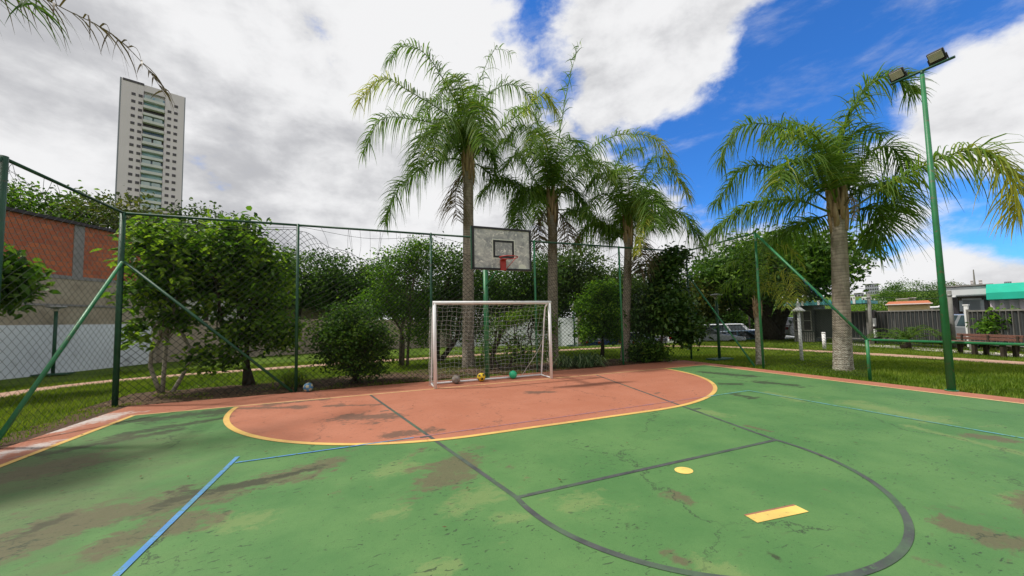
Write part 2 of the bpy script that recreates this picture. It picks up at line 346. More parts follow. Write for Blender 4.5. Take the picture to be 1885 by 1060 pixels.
# ------------------------------------------------------------------ mesh helpers
ORG = {}                               # world origin of each object (all unrotated unless noted)
def link(name, data, parent=None, loc=(0, 0, 0)):
    o = bpy.data.objects.new(name, data); COL.objects.link(o)
    po = ORG.get(parent.name, np.zeros(3)) if parent else np.zeros(3)
    o.location = tuple(np.asarray(loc, float)-po) if parent else tuple(loc)
    if parent: o.parent = parent
    ORG[o.name] = np.asarray(loc, float); return o
def tag(o, label=None, cat=None, group=None, kind=None):
    for k, v in (('label', label), ('category', cat), ('group', group), ('kind', kind)):
        if v: o[k] = v
    return o
def thing(name, label, cat, loc=(0, 0, 0), group=None): return tag(link(name, None, None, loc), label, cat, group)
def mesh_arrays(name, V, Q=None, T=None, smooth=False, tint=None, stain=None):
    V = np.asarray(V, np.float32).reshape(-1, 3); me = bpy.data.meshes.new(name)
    parts, sizes = [], []
    if Q is not None and len(Q): Q = np.asarray(Q, np.int32).reshape(-1, 4); parts.append(Q.ravel()); sizes.append(np.full(len(Q), 4))
    if T is not None and len(T): T = np.asarray(T, np.int32).reshape(-1, 3); parts.append(T.ravel()); sizes.append(np.full(len(T), 3))
    li = np.concatenate(parts); sz = np.concatenate(sizes); st = np.concatenate(([0], np.cumsum(sz)[:-1])).astype(np.int32)
    me.vertices.add(len(V)); me.vertices.foreach_set('co', V.ravel())
    me.loops.add(len(li)); me.loops.foreach_set('vertex_index', li.astype(np.int32))
    me.polygons.add(len(sz)); me.polygons.foreach_set('loop_start', st)
    if smooth: me.polygons.foreach_set('use_smooth', np.ones(len(sz), bool))
    me.update(calc_edges=True)
    if tint is not None:
        a = me.attributes.new('tint', 'FLOAT', 'POINT'); a.data.foreach_set('value', np.asarray(tint, np.float32))
    if stain is not None:
        a = me.attributes.new('stain', 'FLOAT_COLOR', 'POINT'); a.data.foreach_set('color', np.asarray(stain, np.float32).ravel())
    return me
def arr_obj(name, V, Q, T, mat, parent=None, origin=None, **kw):
    org = np.asarray(origin if origin is not None else (ORG[parent.name] if parent else (0, 0, 0)), float)
    me = mesh_arrays(name, np.asarray(V, float).reshape(-1, 3)-org, Q, T, **kw); me.materials.append(MATS[mat])
    return link(name, me, parent, org)
class MB:
    def __init__(s): s.v = []; s.f = []
    def add(s, vs, fs):
        n = len(s.v); s.v += [tuple(map(float, x)) for x in vs]; s.f += [tuple(i+n for i in f) for f in fs]; return s
    def box(s, c, size, ax=None):
        c = np.asarray(c, float); ax = np.eye(3) if ax is None else np.asarray(ax, float)
        vs = [c + ax[0]*size[0]/2*i + ax[1]*size[1]/2*j + ax[2]*size[2]/2*k for i in (-1, 1) for j in (-1, 1) for k in (-1, 1)]
        return s.add(vs, [(0, 1, 3, 2), (4, 6, 7, 5), (0, 4, 5, 1), (2, 3, 7, 6), (0, 2, 6, 4), (1, 5, 7, 3)])
    def tube(s, pts, r, n=10, cap=True):
        pts = [np.asarray(p, float) for p in pts]; rs = r if hasattr(r, '__len__') else [r]*len(pts)
        rings = []; ref = None
        for i, p in enumerate(pts):
            d = unit(pts[min(i+1, len(pts)-1)] - pts[max(i-1, 0)])
            if ref is None: ref = np.array([0, 0, 1.]) if abs(d[2]) < .9 else np.array([1., 0, 0])
            a = unit(np.cross(d, ref)); b = np.cross(a, d); ref = b
            rings.append([p + rs[i]*(math.cos(2*math.pi*k/n)*a + math.sin(2*math.pi*k/n)*b) for k in range(n)])
        vs = [q for rg in rings for q in rg]; fs = []
        for i in range(len(pts)-1):
            for k in range(n): fs.append((i*n+k, i*n+(k+1) % n, (i+1)*n+(k+1) % n, (i+1)*n+k))
        if cap: fs += [tuple(range(n))[::-1], tuple((len(pts)-1)*n+k for k in range(n))]
        return s.add(vs, fs)
    def lathe(s, c, prof, n=16):
        vs = []; fs = []
        for (r, z) in prof:
            for k in range(n): vs.append((c[0]+r*math.cos(2*math.pi*k/n), c[1]+r*math.sin(2*math.pi*k/n), c[2]+z))
        for i in range(len(prof)-1):
            for k in range(n): fs.append((i*n+k, i*n+(k+1) % n, (i+1)*n+(k+1) % n, (i+1)*n+k))
        fs += [tuple(range(n))[::-1], tuple((len(prof)-1)*n+k for k in range(n))]
        return s.add(vs, fs)
    def prism(s, poly, d):                 # closed 3-D polygon extruded by vector d
        n = len(poly); a = [np.asarray(p, float) for p in poly]; b = [p+np.asarray(d, float) for p in a]
        return s.add(a+b, [tuple(range(n))[::-1], tuple(range(n, 2*n))] + [(i, (i+1) % n, n+(i+1) % n, n+i) for i in range(n)])
    def build(s, name, mat, parent=None, smooth=False, bevel=0, origin=None, segs=2):
        org = np.asarray(origin if origin is not None else (ORG[parent.name] if parent else (0, 0, 0)), float)
        me = bpy.data.meshes.new(name); me.from_pydata([tuple(np.asarray(v)-org) for v in s.v], [], s.f)
        me.materials.append(MATS[mat])
        if smooth:
            me.polygons.foreach_set('use_smooth', np.array([len(p.vertices) <= 4 for p in me.polygons]))
        me.update(); o = link(name, me, parent, org)
        if bevel:
            md = o.modifiers.new('bevel', 'BEVEL'); md.width = bevel; md.segments = segs; md.limit_method = 'ANGLE'
        return o
def share(name, src, parent, loc):
    o = link(name, src.data, parent, loc); return o
def wires(P, r, sides=3):
    """P: (n, m, 3) polylines -> thin tubes"""
    P = np.asarray(P, float); n, m, _ = P.shape
    d = P[:, -1]-P[:, 0]; d /= np.maximum(np.linalg.norm(d, axis=1, keepdims=True), 1e-9)
    ref = np.where(np.abs(d[:, 2:3]) < .9, np.array([[0, 0, 1.]]), np.array([[1., 0, 0]]))
    a = np.cross(d, ref); a /= np.linalg.norm(a, axis=1, keepdims=True); b = np.cross(a, d)
    V = np.zeros((n, m, sides, 3))
    for k in range(sides):
        o = r*(math.cos(2*math.pi*k/sides)*a + math.sin(2*math.pi*k/sides)*b); V[:, :, k] = P + o[:, None, :]
    base = (np.arange(n)[:, None]*m + np.arange(m-1)[None])*sides
    Q = []
    for k in range(sides):
        k2 = (k+1) % sides
        Q.append(np.stack([base+k, base+k2, base+sides+k2, base+sides+k], -1).reshape(-1, 4))
    return V.reshape(-1, 3), np.concatenate(Q)
def spline(C, n):
    C = np.asarray(C, float); k = len(C)
    if k == 2: t = np.linspace(0, 1, n)[:, None]; return C[0]*(1-t)+C[1]*t
    E = np.vstack([2*C[0]-C[1], C, 2*C[-1]-C[-2]]); out = []
    for u in np.linspace(0, k-1-1e-6, n):
        i = int(u); f = u-i; p0, p1, p2, p3 = E[i:i+4]
        out.append(.5*((2*p1)+(-p0+p2)*f+(2*p0-5*p1+4*p2-p3)*f*f+(-p0+3*p1-3*p2+p3)*f**3))
    return np.array(out)
def vnoise(x, y, seed=0):
    xi = np.floor(x).astype(int); yi = np.floor(y).astype(int); fx = x-xi; fy = y-yi
    fx = fx*fx*(3-2*fx); fy = fy*fy*(3-2*fy)
    def h(a, b):
        n = (a*374761393 + b*668265263 + seed*1442695) & 0x7fffffff
        n = ((n ^ (n >> 13))*1274126177) & 0x7fffffff
        return ((n ^ (n >> 16)) & 0xffff)/65535.
    return (h(xi, yi)*(1-fx)+h(xi+1, yi)*fx)*(1-fy) + (h(xi, yi+1)*(1-fx)+h(xi+1, yi+1)*fx)*fy
def fbm(x, y, seed=0, o=4):
    s = 0; a = .5
    for k in range(o): s = s + a*vnoise(x*2**k, y*2**k, seed+k*17); a *= .5
    return s

# ================================================================== THE SETTING
# lawn sheet reaching the horizon, rising to a hill on the far right
def hill(x, y):
    d = np.hypot(x, y); az = np.degrees(np.arctan2(x, y))
    k = np.clip((d-70)/420, 0, 1); k = k*k*(3-2*k)
    a = np.clip((az-42)/16, 0, 1)
    dip = np.clip((y-(20.2-(x-11.5)*.25))/1.4, 0, 1)*np.clip((x-11)/1.5, 0, 1)*np.clip((70-d)/10, 0, 1)
    return -.04 + k*a*(17+6*fbm(x/90, y/90, 3)) - .95*dip
rr = np.concatenate([np.linspace(0, 40, 41), np.geomspace(42, 2500, 60)]); aa = np.linspace(0, 2*math.pi, 145)[:-1]
RR, AA = np.meshgrid(rr, aa, indexing='ij'); GX, GY = RR*np.sin(AA), RR*np.cos(AA)
GV = np.stack([GX, GY, hill(GX, GY)], -1).reshape(-1, 3); na = len(aa)
gi = (np.arange(len(rr)-1)[:, None]*na + np.arange(na)[None]); gj = (np.arange(len(rr)-1)[:, None]*na + (np.arange(na)[None]+1) % na)
GQ = np.stack([gi, gj, gj+na, gi+na], -1).reshape(-1, 4)
tag(arr_obj('lawn', GV, GQ, None, 'lawn', smooth=True), 'green lawn around the sports court', None, None, 'structure')

def sheet(name, poly, z, mat, parent=None, kind=None):
    v = [(p[0], p[1], z) for p in poly]
    o = MB().add(v, [tuple(range(len(v)))]).build(name, mat, parent)
    if kind: o['kind'] = kind
    return o
def ribbon(name, C, w, z, mat, n=40, kind=None, jit=0.0, parent=None):
    P = spline(C, n); T = np.gradient(P, axis=0); T /= np.linalg.norm(T, axis=1, keepdims=True); Nn = np.stack([-T[:, 1], T[:, 0]], -1)
    s = np.linspace(0, n*.7, n); j1 = (fbm(s, s*0+1.3, 5)-.47)*jit; j2 = (fbm(s, s*0+8.1, 9)-.47)*jit
    L = P[:, :2]+Nn*(w/2+j1)[:, None]; Rr = P[:, :2]-Nn*(w/2+j2)[:, None]
    V = np.vstack([np.c_[L, np.full(n, z)], np.c_[Rr, np.full(n, z)]])
    Q = [(i, i+n, i+n+1, i+1) for i in range(n-1)]
    o = arr_obj(name, V, Q, None, mat, parent)
    if kind: o['kind'] = kind
    return o
PATHC = [(-9.4, 4, 0), (-9.3, 11, 0), (-8.6, 14.9, 0), (-6.2, 16.3, 0), (0, 17.2, 0), (8, 17.4, 0), (14, 16.6, 0), (17.2, 14.2, 0), (18.2, 9, 0), (18.3, 5, 0), (17.8, -6, 0)]
PATHPTS = spline(PATHC, 150)
ribbon('garden_path', [(-9.4, 4, 0), (-9.3, 11, 0), (-8.6, 14.9, 0), (-6.2, 16.3, 0), (0, 17.2, 0), (8, 17.4, 0), (14, 16.6, 0), (17.2, 14.2, 0), (18.2, 9, 0), (18.3, 5, 0), (17.8, -6, 0)], 1.0, -.02, 'path', 160, 'structure', .35)
ribbon('soil_bed', [(-5.6, 11.3, 0), (-2, 11.45, 0), (2, 11.9, 0), (5, 11.8, 0), (8, 11.2, 0), (10.6, 10.9, 0)], 2.3, -.012, 'soil', 120, 'structure', .9)
ribbon('soil_edge', [(-5.05, 10.9, 0), (-4.95, 8.5, 0), (-4.95, 6, 0), (-5.0, 3, 0)], .7, -.008, 'soil', 80, 'structure', .35)
sheet('parking_lot', [(13, 21.6), (30, 17.4), (48, 14), (56, 22), (30, 52), (13, 57)], -.97, 'asphalt', None, 'structure')
ribbon('gravel_verge', [(23.6, 12, 0), (22.9, 9.4, 0), (21.8, 6.9, 0), (20.9, 4.3, 0), (19.8, 1, 0)], 1.3, -.014, 'pale_stone', 60, 'structure', .3)
sheet('street', [(25.5, 13), (60, 20), (60, -30), (21.5, -6), (22.4, 3)], -.02, 'asphalt', None, 'structure')

# ---- court slab, paint and markings
STAIN_SHADE = [[], [], []]
def st(ch, a, b, r): STAIN_SHADE[ch].append((gnd(*a)[:2], gnd(*b)[:2], r))
for a in [((-80, 1040), (180, 952), .30), ((180, 952), (400, 905), .20), ((400, 905), (610, 850), .17), ((215, 995), (330, 962), .20), ((800, 880), (850, 850), .26), ((1730, 960), (1825, 985), .11),
          ((-60, 900), (130, 850), .30), ((1235, 905), (1260, 918), .04), ((1360, 780), (1400, 790), .05), ((1780, 800), (1830, 806), .10), ((1870, 905), (1885, 960), .07), ((1210, 1010), (1250, 1030), .03)]: st(0, *a)
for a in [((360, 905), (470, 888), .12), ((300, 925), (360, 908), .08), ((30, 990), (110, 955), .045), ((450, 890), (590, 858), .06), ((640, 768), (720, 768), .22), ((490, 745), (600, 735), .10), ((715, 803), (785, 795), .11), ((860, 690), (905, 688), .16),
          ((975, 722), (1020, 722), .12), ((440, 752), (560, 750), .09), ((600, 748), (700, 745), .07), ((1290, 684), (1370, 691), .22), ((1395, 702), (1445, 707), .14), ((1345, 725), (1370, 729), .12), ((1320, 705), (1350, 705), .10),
          ((230, 800), (420, 768), .12), ((90, 835), (330, 790), .13), ((250, 775), (400, 758), .25), ((1310, 672), (1330, 673), .07), ((1395, 1010), (1420, 1020), .02), ((1140, 960), (1170, 965), .02), ((600, 690), (660, 705), .12), ((820, 660), (940, 668), .2)]: st(1, *a)  # dark dirt, plus tree shade painted on the goal area and green edges
for a in [((715, 865), (750, 858), .16), ((860, 915), (900, 905), .20), ((790, 1045), (820, 1035), .10), ((1295, 1045), (1330, 1045), .07), ((1040, 930), (1090, 915), .12), ((1650, 780), (1870, 835), .07), ((1870, 920), (1885, 910), .12),
          ((1290, 755), (1315, 760), .12), ((920, 950), (960, 945), .10), ((10, 808), (205, 766), .26), ((-60, 845), (70, 822), .2), ((700, 945), (730, 940), .10), ((1400, 720), (1460, 735), .12), ((430, 960), (480, 950), .15), ((1550, 740), (1700, 770), .25)]: st(2, *a)
def stains_and_shade(X, Y):
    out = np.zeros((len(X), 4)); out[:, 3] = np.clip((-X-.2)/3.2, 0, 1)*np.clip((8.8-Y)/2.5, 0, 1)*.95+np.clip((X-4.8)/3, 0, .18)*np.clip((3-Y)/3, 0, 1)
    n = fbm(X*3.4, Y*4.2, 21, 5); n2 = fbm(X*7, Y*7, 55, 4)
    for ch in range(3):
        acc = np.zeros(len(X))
        for a, b, r in STAIN_SHADE[ch]:
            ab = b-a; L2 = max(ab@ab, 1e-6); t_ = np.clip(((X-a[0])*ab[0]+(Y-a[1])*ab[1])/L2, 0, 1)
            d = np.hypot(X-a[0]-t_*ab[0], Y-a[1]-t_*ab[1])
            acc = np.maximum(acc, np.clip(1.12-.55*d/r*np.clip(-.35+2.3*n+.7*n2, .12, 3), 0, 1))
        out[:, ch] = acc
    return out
def grid_sheet(name, x0, x1, y0, y1, step, z, mat, parent, inside=None):
    xs = np.linspace(x0, x1, max(2, int((x1-x0)/step)+1)); ys = np.linspace(y0, y1, max(2, int((y1-y0)/step)+1))
    X, Y = np.meshgrid(xs, ys, indexing='xy'); nx = len(xs); ny = len(ys)
    i = (np.arange(ny-1)[:, None]*nx+np.arange(nx-1)[None]).ravel(); Q = np.stack([i, i+1, i+1+nx, i+nx], -1)
    V = np.stack([X.ravel(), Y.ravel(), np.full(X.size, z)], -1)
    return arr_obj(name, V, Q, None, mat, parent, stain=stains_and_shade(X.ravel(), Y.ravel()))
XL, XR, YB, YF = -4.12, 10.23, 9.0, -9.0
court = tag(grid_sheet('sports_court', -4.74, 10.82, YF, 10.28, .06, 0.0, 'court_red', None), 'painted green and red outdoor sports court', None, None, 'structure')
MB().add([(-4.74, YF, 0), (10.82, YF, 0), (10.82, 10.28, 0), (-4.74, 10.28, 0), (-4.78, YF, -.12), (10.86, YF, -.12), (10.86, 10.32, -.12), (-4.78, 10.32, -.12)],
         [(0, 4, 5, 1), (1, 5, 6, 2), (2, 6, 7, 3), (3, 7, 4, 0)]).build('slab_edge', 'concrete', court)
# green field (baseline slightly skewed as surveyed)
def ybase(x): return 9.09-(x+4.12)*.0155
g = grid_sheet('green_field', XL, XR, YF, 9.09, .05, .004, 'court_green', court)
co = np.zeros(len(g.data.vertices)*3, np.float32); g.data.vertices.foreach_get('co', co); co = co.reshape(-1, 3)
co[:, 1] = YF+(co[:, 1]-YF)*(ybase(co[:, 0])-YF)/(9.09-YF); g.data.vertices.foreach_set('co', co.ravel()); g.data.update()
# goal area: D of 4 m around both goal posts
PL, PR, RAD = (1.45, ybase(1.45)), (4.58, ybase(4.58)), 4.0
def d_curve(rad, n=48):
    a = [(PL[0]-rad*math.cos(q), PL[1]-rad*math.sin(q)) for q in np.linspace(0, math.pi/2, n)]
    b = [(PR[0]+rad*math.sin(q), PR[1]-rad*math.cos(q)) for q in np.linspace(0, math.pi/2, n)]
    return a+b
cur = d_curve(RAD); nc = len(cur); rows = 70
V = []; 
for (x, y) in cur:
    for k in range(rows): V.append((x, y+(ybase(x)-y)*k/(rows-1), .008))
# resample between curve columns so that the marks stay sharp
Q = [(i*rows+k, (i+1)*rows+k, (i+1)*rows+k+1, i*rows+k+1) for i in range(nc-1) for k in range(rows-1)]
cx_ = np.concatenate([np.linspace(PL[0]-RAD, PL[0], 80), np.linspace(PL[0], PR[0], 70)[1:], np.linspace(PR[0], PR[0]+RAD, 80)[1:]])
cy_ = np.where(cx_ < PL[0], PL[1]-np.sqrt(np.maximum(RAD**2-(cx_-PL[0])**2, 0)), np.where(cx_ > PR[0], PR[1]-np.sqrt(np.maximum(RAD**2-(cx_-PR[0])**2, 0)), PL[1]-RAD+(cx_-PL[0])/(PR[0]-PL[0])*(PR[1]-PL[1])))
kk = np.linspace(0, 1, rows); DX = np.repeat(cx_, rows); DY = (cy_[:, None]+(ybase(cx_)-cy_)[:, None]*kk[None]).ravel(); nc = len(cx_)
Q = [(i*rows+k, (i+1)*rows+k, (i+1)*rows+k+1, i*rows+k+1) for i in range(nc-1) for k in range(rows-1)]
arr_obj('goal_area', np.stack([DX, DY, np.full(len(DX), .0065)], -1), Q, None, 'court_red', court, stain=stains_and_shade(DX, DY))
def strip(name, pts, w, z, mat, closed=False):
    P = np.array([(p[0], p[1]) for p in pts], float); T = np.gradient(P, axis=0)
    if closed: T = np.roll(P, -1, 0)-np.roll(P, 1, 0)
    T /= np.linalg.norm(T, axis=1, keepdims=True); Nn = np.stack([-T[:, 1], T[:, 0]], -1); n = len(P)
    V = np.vstack([np.c_[P+Nn*w/2, np.full(n, z)], np.c_[P-Nn*w/2, np.full(n, z)]])
    Q = [(i, i+n, (i+1) % n+n, (i+1) % n) for i in range(n if closed else n-1)]
    return arr_obj(name, V, Q, None, mat, court)
strip('baseline', [(XL-.05, ybase(XL)), (XR+.05, ybase(XR))], .05, .0090, 'line_pale')
strip('sideline', [(XL, YF), (XL, ybase(XL)-.04)], .085, .0096, 'line_yellow')
strip('sideline', [(XR, YF), (XR, ybase(XR)-.04)], .065, .0096, 'line_pale')
dc = d_curve(RAD-.04, 60); dc = [(PL[0]-RAD+.04, PL[1]-.04)]+dc[1:-1]+[(PR[0]+RAD-.04, PR[1]-.04)]
strip('goal_area_line', dc, .085, .0102, 'line_yellow')
FT = 3.14
strip('key_line', [(-.02, ybase(0)-.06), (1.22, FT)], .05, .0074, 'line_black')
strip('key_line', [(5.98, ybase(6)-.06), (4.80, FT)], .05, .0074, 'line_black')
strip('free_throw_line', [(1.2, FT), (4.82, FT)], .05, .0078, 'line_black')
strip('free_throw_arc', [(3.01+1.79*math.cos(q), FT-1.79*math.sin(q)) for q in np.linspace(0, math.pi, 90)], .052, .0082, 'line_black')
for (x, y, s) in ((.30, 7.2, -1), (.78, 5.3, -1), (5.55, 6.1, 1), (5.18, 4.75, 1)):
    strip('key_tick', [(x, y), (x+s*.15, y)], .05, .0086, 'line_black')
strip('volleyball_line', [(-1.56, -8.0), (-1.53, 5.55)], .048, .0109, 'line_blue')
strip('volleyball_line', [(-1.49, 5.32), (.55, 5.335)], .032, .0114, 'line_blue')
strip('volleyball_line', [(.55, 5.335), (6.25, 5.37)], .026, .0114, 'line_violet')
strip('volleyball_line', [(6.25, 5.37), (7.45, 5.38)], .034, .0114, 'line_teal')
strip('volleyball_line', [(7.46, 5.40), (7.55, -8.0)], .04, .0109, 'line_teal')
sheet('penalty_spot', [(3.02+.095*math.cos(q), 2.94+.085*math.sin(q)) for q in np.linspace(0, 2*math.pi, 25)[:-1]], .0080, 'dot_yellow', court)
a, b_ = gnd(1388, 960)[:2], gnd(1482, 940)[:2]; u = unit(b_-a); v = np.array([-u[1], u[0]])
sheet('bar_mark', [a-v*.03, b_-v*.03, b_+v*.075, a+v*.075], .0080, 'dot_yellow', court)
sheet('bar_mark_edge', [a+v*.075, b_+v*.075, b_+v*.095, a+v*.092], .0074, 'court_red', court)

# ---- grass blades near the court and litter on the soil
def scatter_ok(x, y):
    inside = (x > -4.9) & (x < 10.95) & (y < 10.36)
    bed = (np.abs(y-11.35) < 1.0) & (x > -5.6) & (x < 10.7)
    pathm = ((np.abs(x-18.2) < .55) & (y < 12))
    for q in PATHPTS: inside = inside | (np.hypot(x-q[0], y-q[1]) < .46)
    inside = inside | ((y > 20.0-(x-11.5)*.25) & (x > 11))
    return ~(inside | pathm | (bed & (fbm(x*1.7, y*1.7, 4) > .38)))
def blades(name, n, x0, x1, y0, y1, h, label, seed, near=None):
    g_ = np.random.default_rng(seed); x = g_.uniform(x0, x1, n); y = g_.uniform(y0, y1, n); k = scatter_ok(x, y); x, y = x[k], y[k]
    m_ = len(x); hh = h*g_.uniform(.5, 1.3, m_)*(.6+.9*fbm(x*.9, y*.9, 12)); a_ = g_.uniform(0, 2*math.pi, m_); lean = g_.uniform(.3, 1.6, m_)*hh; w = g_.uniform(.006, .013, m_)
    B = np.stack([x, y, np.full(m_, -.045)], -1); W = np.stack([np.cos(a_+1.57), np.sin(a_+1.57), a_*0], -1)*w[:, None]
    Tp = B+np.stack([np.cos(a_)*lean, np.sin(a_)*lean, hh+.045], -1); V = np.stack([B-W, B+W, Tp], 1)
    tint = np.clip(.2+.75*fbm(x*1.1, y*1.1, 33)+g_.normal(0, .15, m_), 0, 1)
    o = arr_obj(name, V, None, np.arange(m_*3).reshape(-1, 3), 'grass_blade', None, tint=np.repeat(tint, 3)); return tag(o, label, None, None, 'stuff')
blades('grass', 110000, 10.9, 20.0, 1.0, 17.0, .042, 'short grass of the lawn right of the court', 1)
blades('grass', 80000, -9.0, 11.0, 10.3, 19.0, .045, 'short grass of the lawn behind the court', 2)
blades('grass', 50000, -11.0, -4.8, 4.0, 16.0, .045, 'short grass of the lawn left of the court', 3)
blades('grass', 30000, 18.0, 27.0, 4.0, 19.0, .06, 'grass in front of the dark metal fence', 4)
g_ = np.random.default_rng(9); n = 5000
x = g_.uniform(-5.6, 10.8, n); y = 10.25+np.abs(g_.normal(0, .75, n)); a_ = g_.uniform(0, 6.28, n); s_ = g_.uniform(.015, .04, n)
ux = np.stack([np.cos(a_), np.sin(a_), g_.uniform(-.3, .3, n)], -1)*s_[:, None]; uy = np.stack([-np.sin(a_), np.cos(a_), g_.uniform(-.3, .3, n)], -1)*s_[:, None]*.5
c_ = np.stack([x, y, g_.uniform(.0, .02, n)], -1)
tag(arr_obj('leaf_litter', np.stack([c_-ux, c_+uy, c_+ux, c_-uy], 1), np.arange(n*4).reshape(-1, 4), None, 'litter', None, tint=np.repeat(g_.uniform(0, 1, n), 4)), 'dry leaf litter on the soil behind the court', None, None, 'stuff')

n = 420; x = g_.uniform(-4.6, 10.7, n); y = 10.1-np.abs(g_.exponential(2.6, n)); k = y > 1.6; x, y = x[k], y[k]; n = len(x); a_ = g_.uniform(0, 6.28, n); s_ = g_.uniform(.010, .028, n)
ux = np.stack([np.cos(a_), np.sin(a_), g_.uniform(-.2, .2, n)], -1)*s_[:, None]; uy = np.stack([-np.sin(a_), np.cos(a_), g_.uniform(-.2, .2, n)], -1)*s_[:, None]*.45
c_ = np.stack([x, y, np.full(n, .028)], -1)
tag(arr_obj('leaf_debris', np.stack([c_-ux, c_+uy, c_+ux, c_-uy], 1), np.arange(n*4).reshape(-1, 4), None, 'litter', None, tint=np.repeat(g_.uniform(0, .6, n), 4)), 'small dry leaves blown across the painted court', None, None, 'stuff')

# ================================================================== FENCES
ROFF = .028
def link_panel(parent, p0, p1, top, seed=0, z0=.06, pitch=.15, mat='wire', r=.0027):
    """diamond mesh between two posts; top(s) gives the upper edge height at s in 0..1"""
    p0, p1 = np.asarray(p0, float), np.asarray(p1, float); L = np.linalg.norm(p1-p0); H = max(top(0.), top(1.), top(.5))
    u = (p1-p0)/L; nrm = np.array([-u[1], u[0], 0]); polys = []; m_ = 30
    for sg in (1, -1):
        for s0 in np.arange(-H, L+H, pitch):
            zz = np.linspace(z0, H, 240); ss = s0+sg*(zz-H/2)
            k = (ss > 0) & (ss < L)
            if k.sum() < 4: continue
            zz, ss = zz[k], ss[k]; f = np.linspace(0, len(zz)-1, m_); zz = np.interp(f, np.arange(len(zz)), zz); ss = np.interp(f, np.arange(len(ss)), ss)
            tp = np.array([top(q) for q in ss/L]); zz = z0+(zz-z0)*(tp-z0)/(H-z0)
            off = (fbm(ss*.8+seed, zz*.8, seed)-.47)*.10 + sg*.002
            polys.append(p0[None]+ss[:, None]*u[None]+off[:, None]*nrm[None]+np.c_[0*zz, 0*zz, zz])
    V_, Q_ = wires(polys, r)
    s = np.linspace(0, 1, 40); hem = [np.array([p0+u*q*L+np.array([0, 0, top(q)]) for q in s])]
    V2, Q2 = wires(hem, r*1.4)
    o = arr_obj('wire_mesh', np.vstack([V_, V2]), np.vstack([Q_, Q2+len(V_)]), None, mat, parent); o['kind'] = 'stuff'; return o
def lacing(parent, p0, p1, zr, top, n, seed, mat='rope', r=.0035):
    g2 = np.random.default_rng(seed); p0, p1 = np.asarray(p0, float), np.asarray(p1, float); polys = []
    for s in np.sort(g2.uniform(.04, .96, n)):
        s2 = np.clip(s+g2.normal(0, .03), .01, .99); a_ = p0+(p1-p0)*s; b2 = p0+(p1-p0)*s2
        polys.append(spline([(*a_[:2], zr), (*((a_+b2)/2)[:2]+g2.normal(0, .02, 2), (zr+top(s2))/2), (*b2[:2], top(s2)-.03)], 6))
    V_, Q_ = wires(polys, r); o = arr_obj('lacing_rope', V_, Q_, None, mat, parent); o['kind'] = 'stuff'; return o
HT = 4.15
back = thing('chain_link_fence', 'tall green chain link fence behind the football goal', 'fence', (3.2, 10.4, 0))
bx = [-5.02, -1.72, 1.57, 4.83, 8.15, 11.35]
for i, x in enumerate(bx):
    m_ = 'green_dark' if i in (0, 1, 2, 5) else 'green_paint'
    MB().tube([(x, 10.4, 0), (x, 10.4, HT+.03)], .034 if i else .05, 12).build('post', m_, back, True)
for i in range(5):
    MB().tube([(bx[i]+.03, 10.4, HT), (bx[i+1]-.03, 10.4, HT)], ROFF, 10).build('top_rail', 'green_dark', back, True)
MB().tube([(-4.95, 10.36, 3.08), (-1.78, 10.36, .0)], .03, 10).build('brace', 'green_dark', back, True)
tops = [lambda s: HT-.10-.10*math.sin(math.pi*s), lambda s: HT-.16-.62*math.sin(math.pi*min(1, s*.95))**1.3+.05*math.sin(s*23), lambda s: HT-.12-.5*math.sin(math.pi*s), lambda s: HT-.1-.7*math.sin(math.pi*min(1, s))**.8+.05*math.sin(s*17), lambda s: HT-.1-.75*math.sin(math.pi*s)**.7]
for i in range(5):
    link_panel(back, (bx[i], 10.4, 0), (bx[i+1], 10.4, 0), tops[i], i+1, r=.0052)
    lacing(back, (bx[i], 10.4, 0), (bx[i+1], 10.4, 0), HT-.02, tops[i], [5, 15, 8, 16, 6][i], i+40, 'rope_dark' if i < 3 else 'rope')
    MB().tube(spline([(bx[i], 10.4, HT-.03), ((bx[i]+bx[i+1])/2, 10.4, HT-.03-[.12, .2, .25, .02, .02][i]), (bx[i+1], 10.4, HT-.06)], 14), .005, 5).build('tension_cord', 'rope_dark', back)
lf = thing('chain_link_fence', 'dark green chain link fence along the lawn before the brick wall', 'fence', (-4.98, 8, 0))
MB().tube([(-4.98, 7.57, 0), (-4.98, 7.57, HT+.03)], .05, 12).build('post', 'green_dark', lf, True)
MB().tube([(-4.98, 4.9, 0), (-4.98, 4.9, .95)], .045, 12).build('post', 'green_dark', lf, True)
MB().tube([(-5.0, 10.33, HT), (-4.98, 7.6, HT)], ROFF, 10).build('top_rail', 'green_dark', lf, True)
MB().tube([(-4.98, 7.55, HT), (-4.98, 4.9, .95)], ROFF, 10).build('sloping_rail', 'green_dark', lf, True)
MB().tube([(-4.98, 4.9, .95), (-4.98, -9, .95)], ROFF, 10).build('low_rail', 'green_paint', lf, True)
MB().tube([(-4.93, 10.25, 3.05), (-4.93, 7.62, .03)], .032, 10).build('brace', 'green_paint', lf, True)
tl = lambda s: HT-.12-.22*math.sin(math.pi*s)
link_panel(lf, (-5.0, 10.36, 0), (-4.98, 7.6, 0), tl, 9, r=.0022); lacing(lf, (-5.0, 10.36, 0), (-4.98, 7.6, 0), HT-.02, tl, 7, 61, 'rope_dark')
link_panel(lf, (-4.98, 7.55, 0), (-4.98, 4.95, 0), lambda s: 4.05-3.15*s, 10, r=.0022)
rf = thing('chain_link_fence', 'green chain link fence sloping down to a low rail', 'fence', (11.05, 6, 0))
MB().tube([(11.05, 7.46, 0), (11.05, 7.46, HT+.02)], .034, 12).build('post', 'green_paint', rf, True)
MB().tube([(11.05, 4.92, 0), (11.05, 4.92, .96)], .034, 12).build('post', 'green_paint', rf, True)
MB().tube([(11.33, 10.37, HT+.02), (11.05, 7.46, HT+.02)], ROFF, 10).build('top_rail', 'green_paint', rf, True)
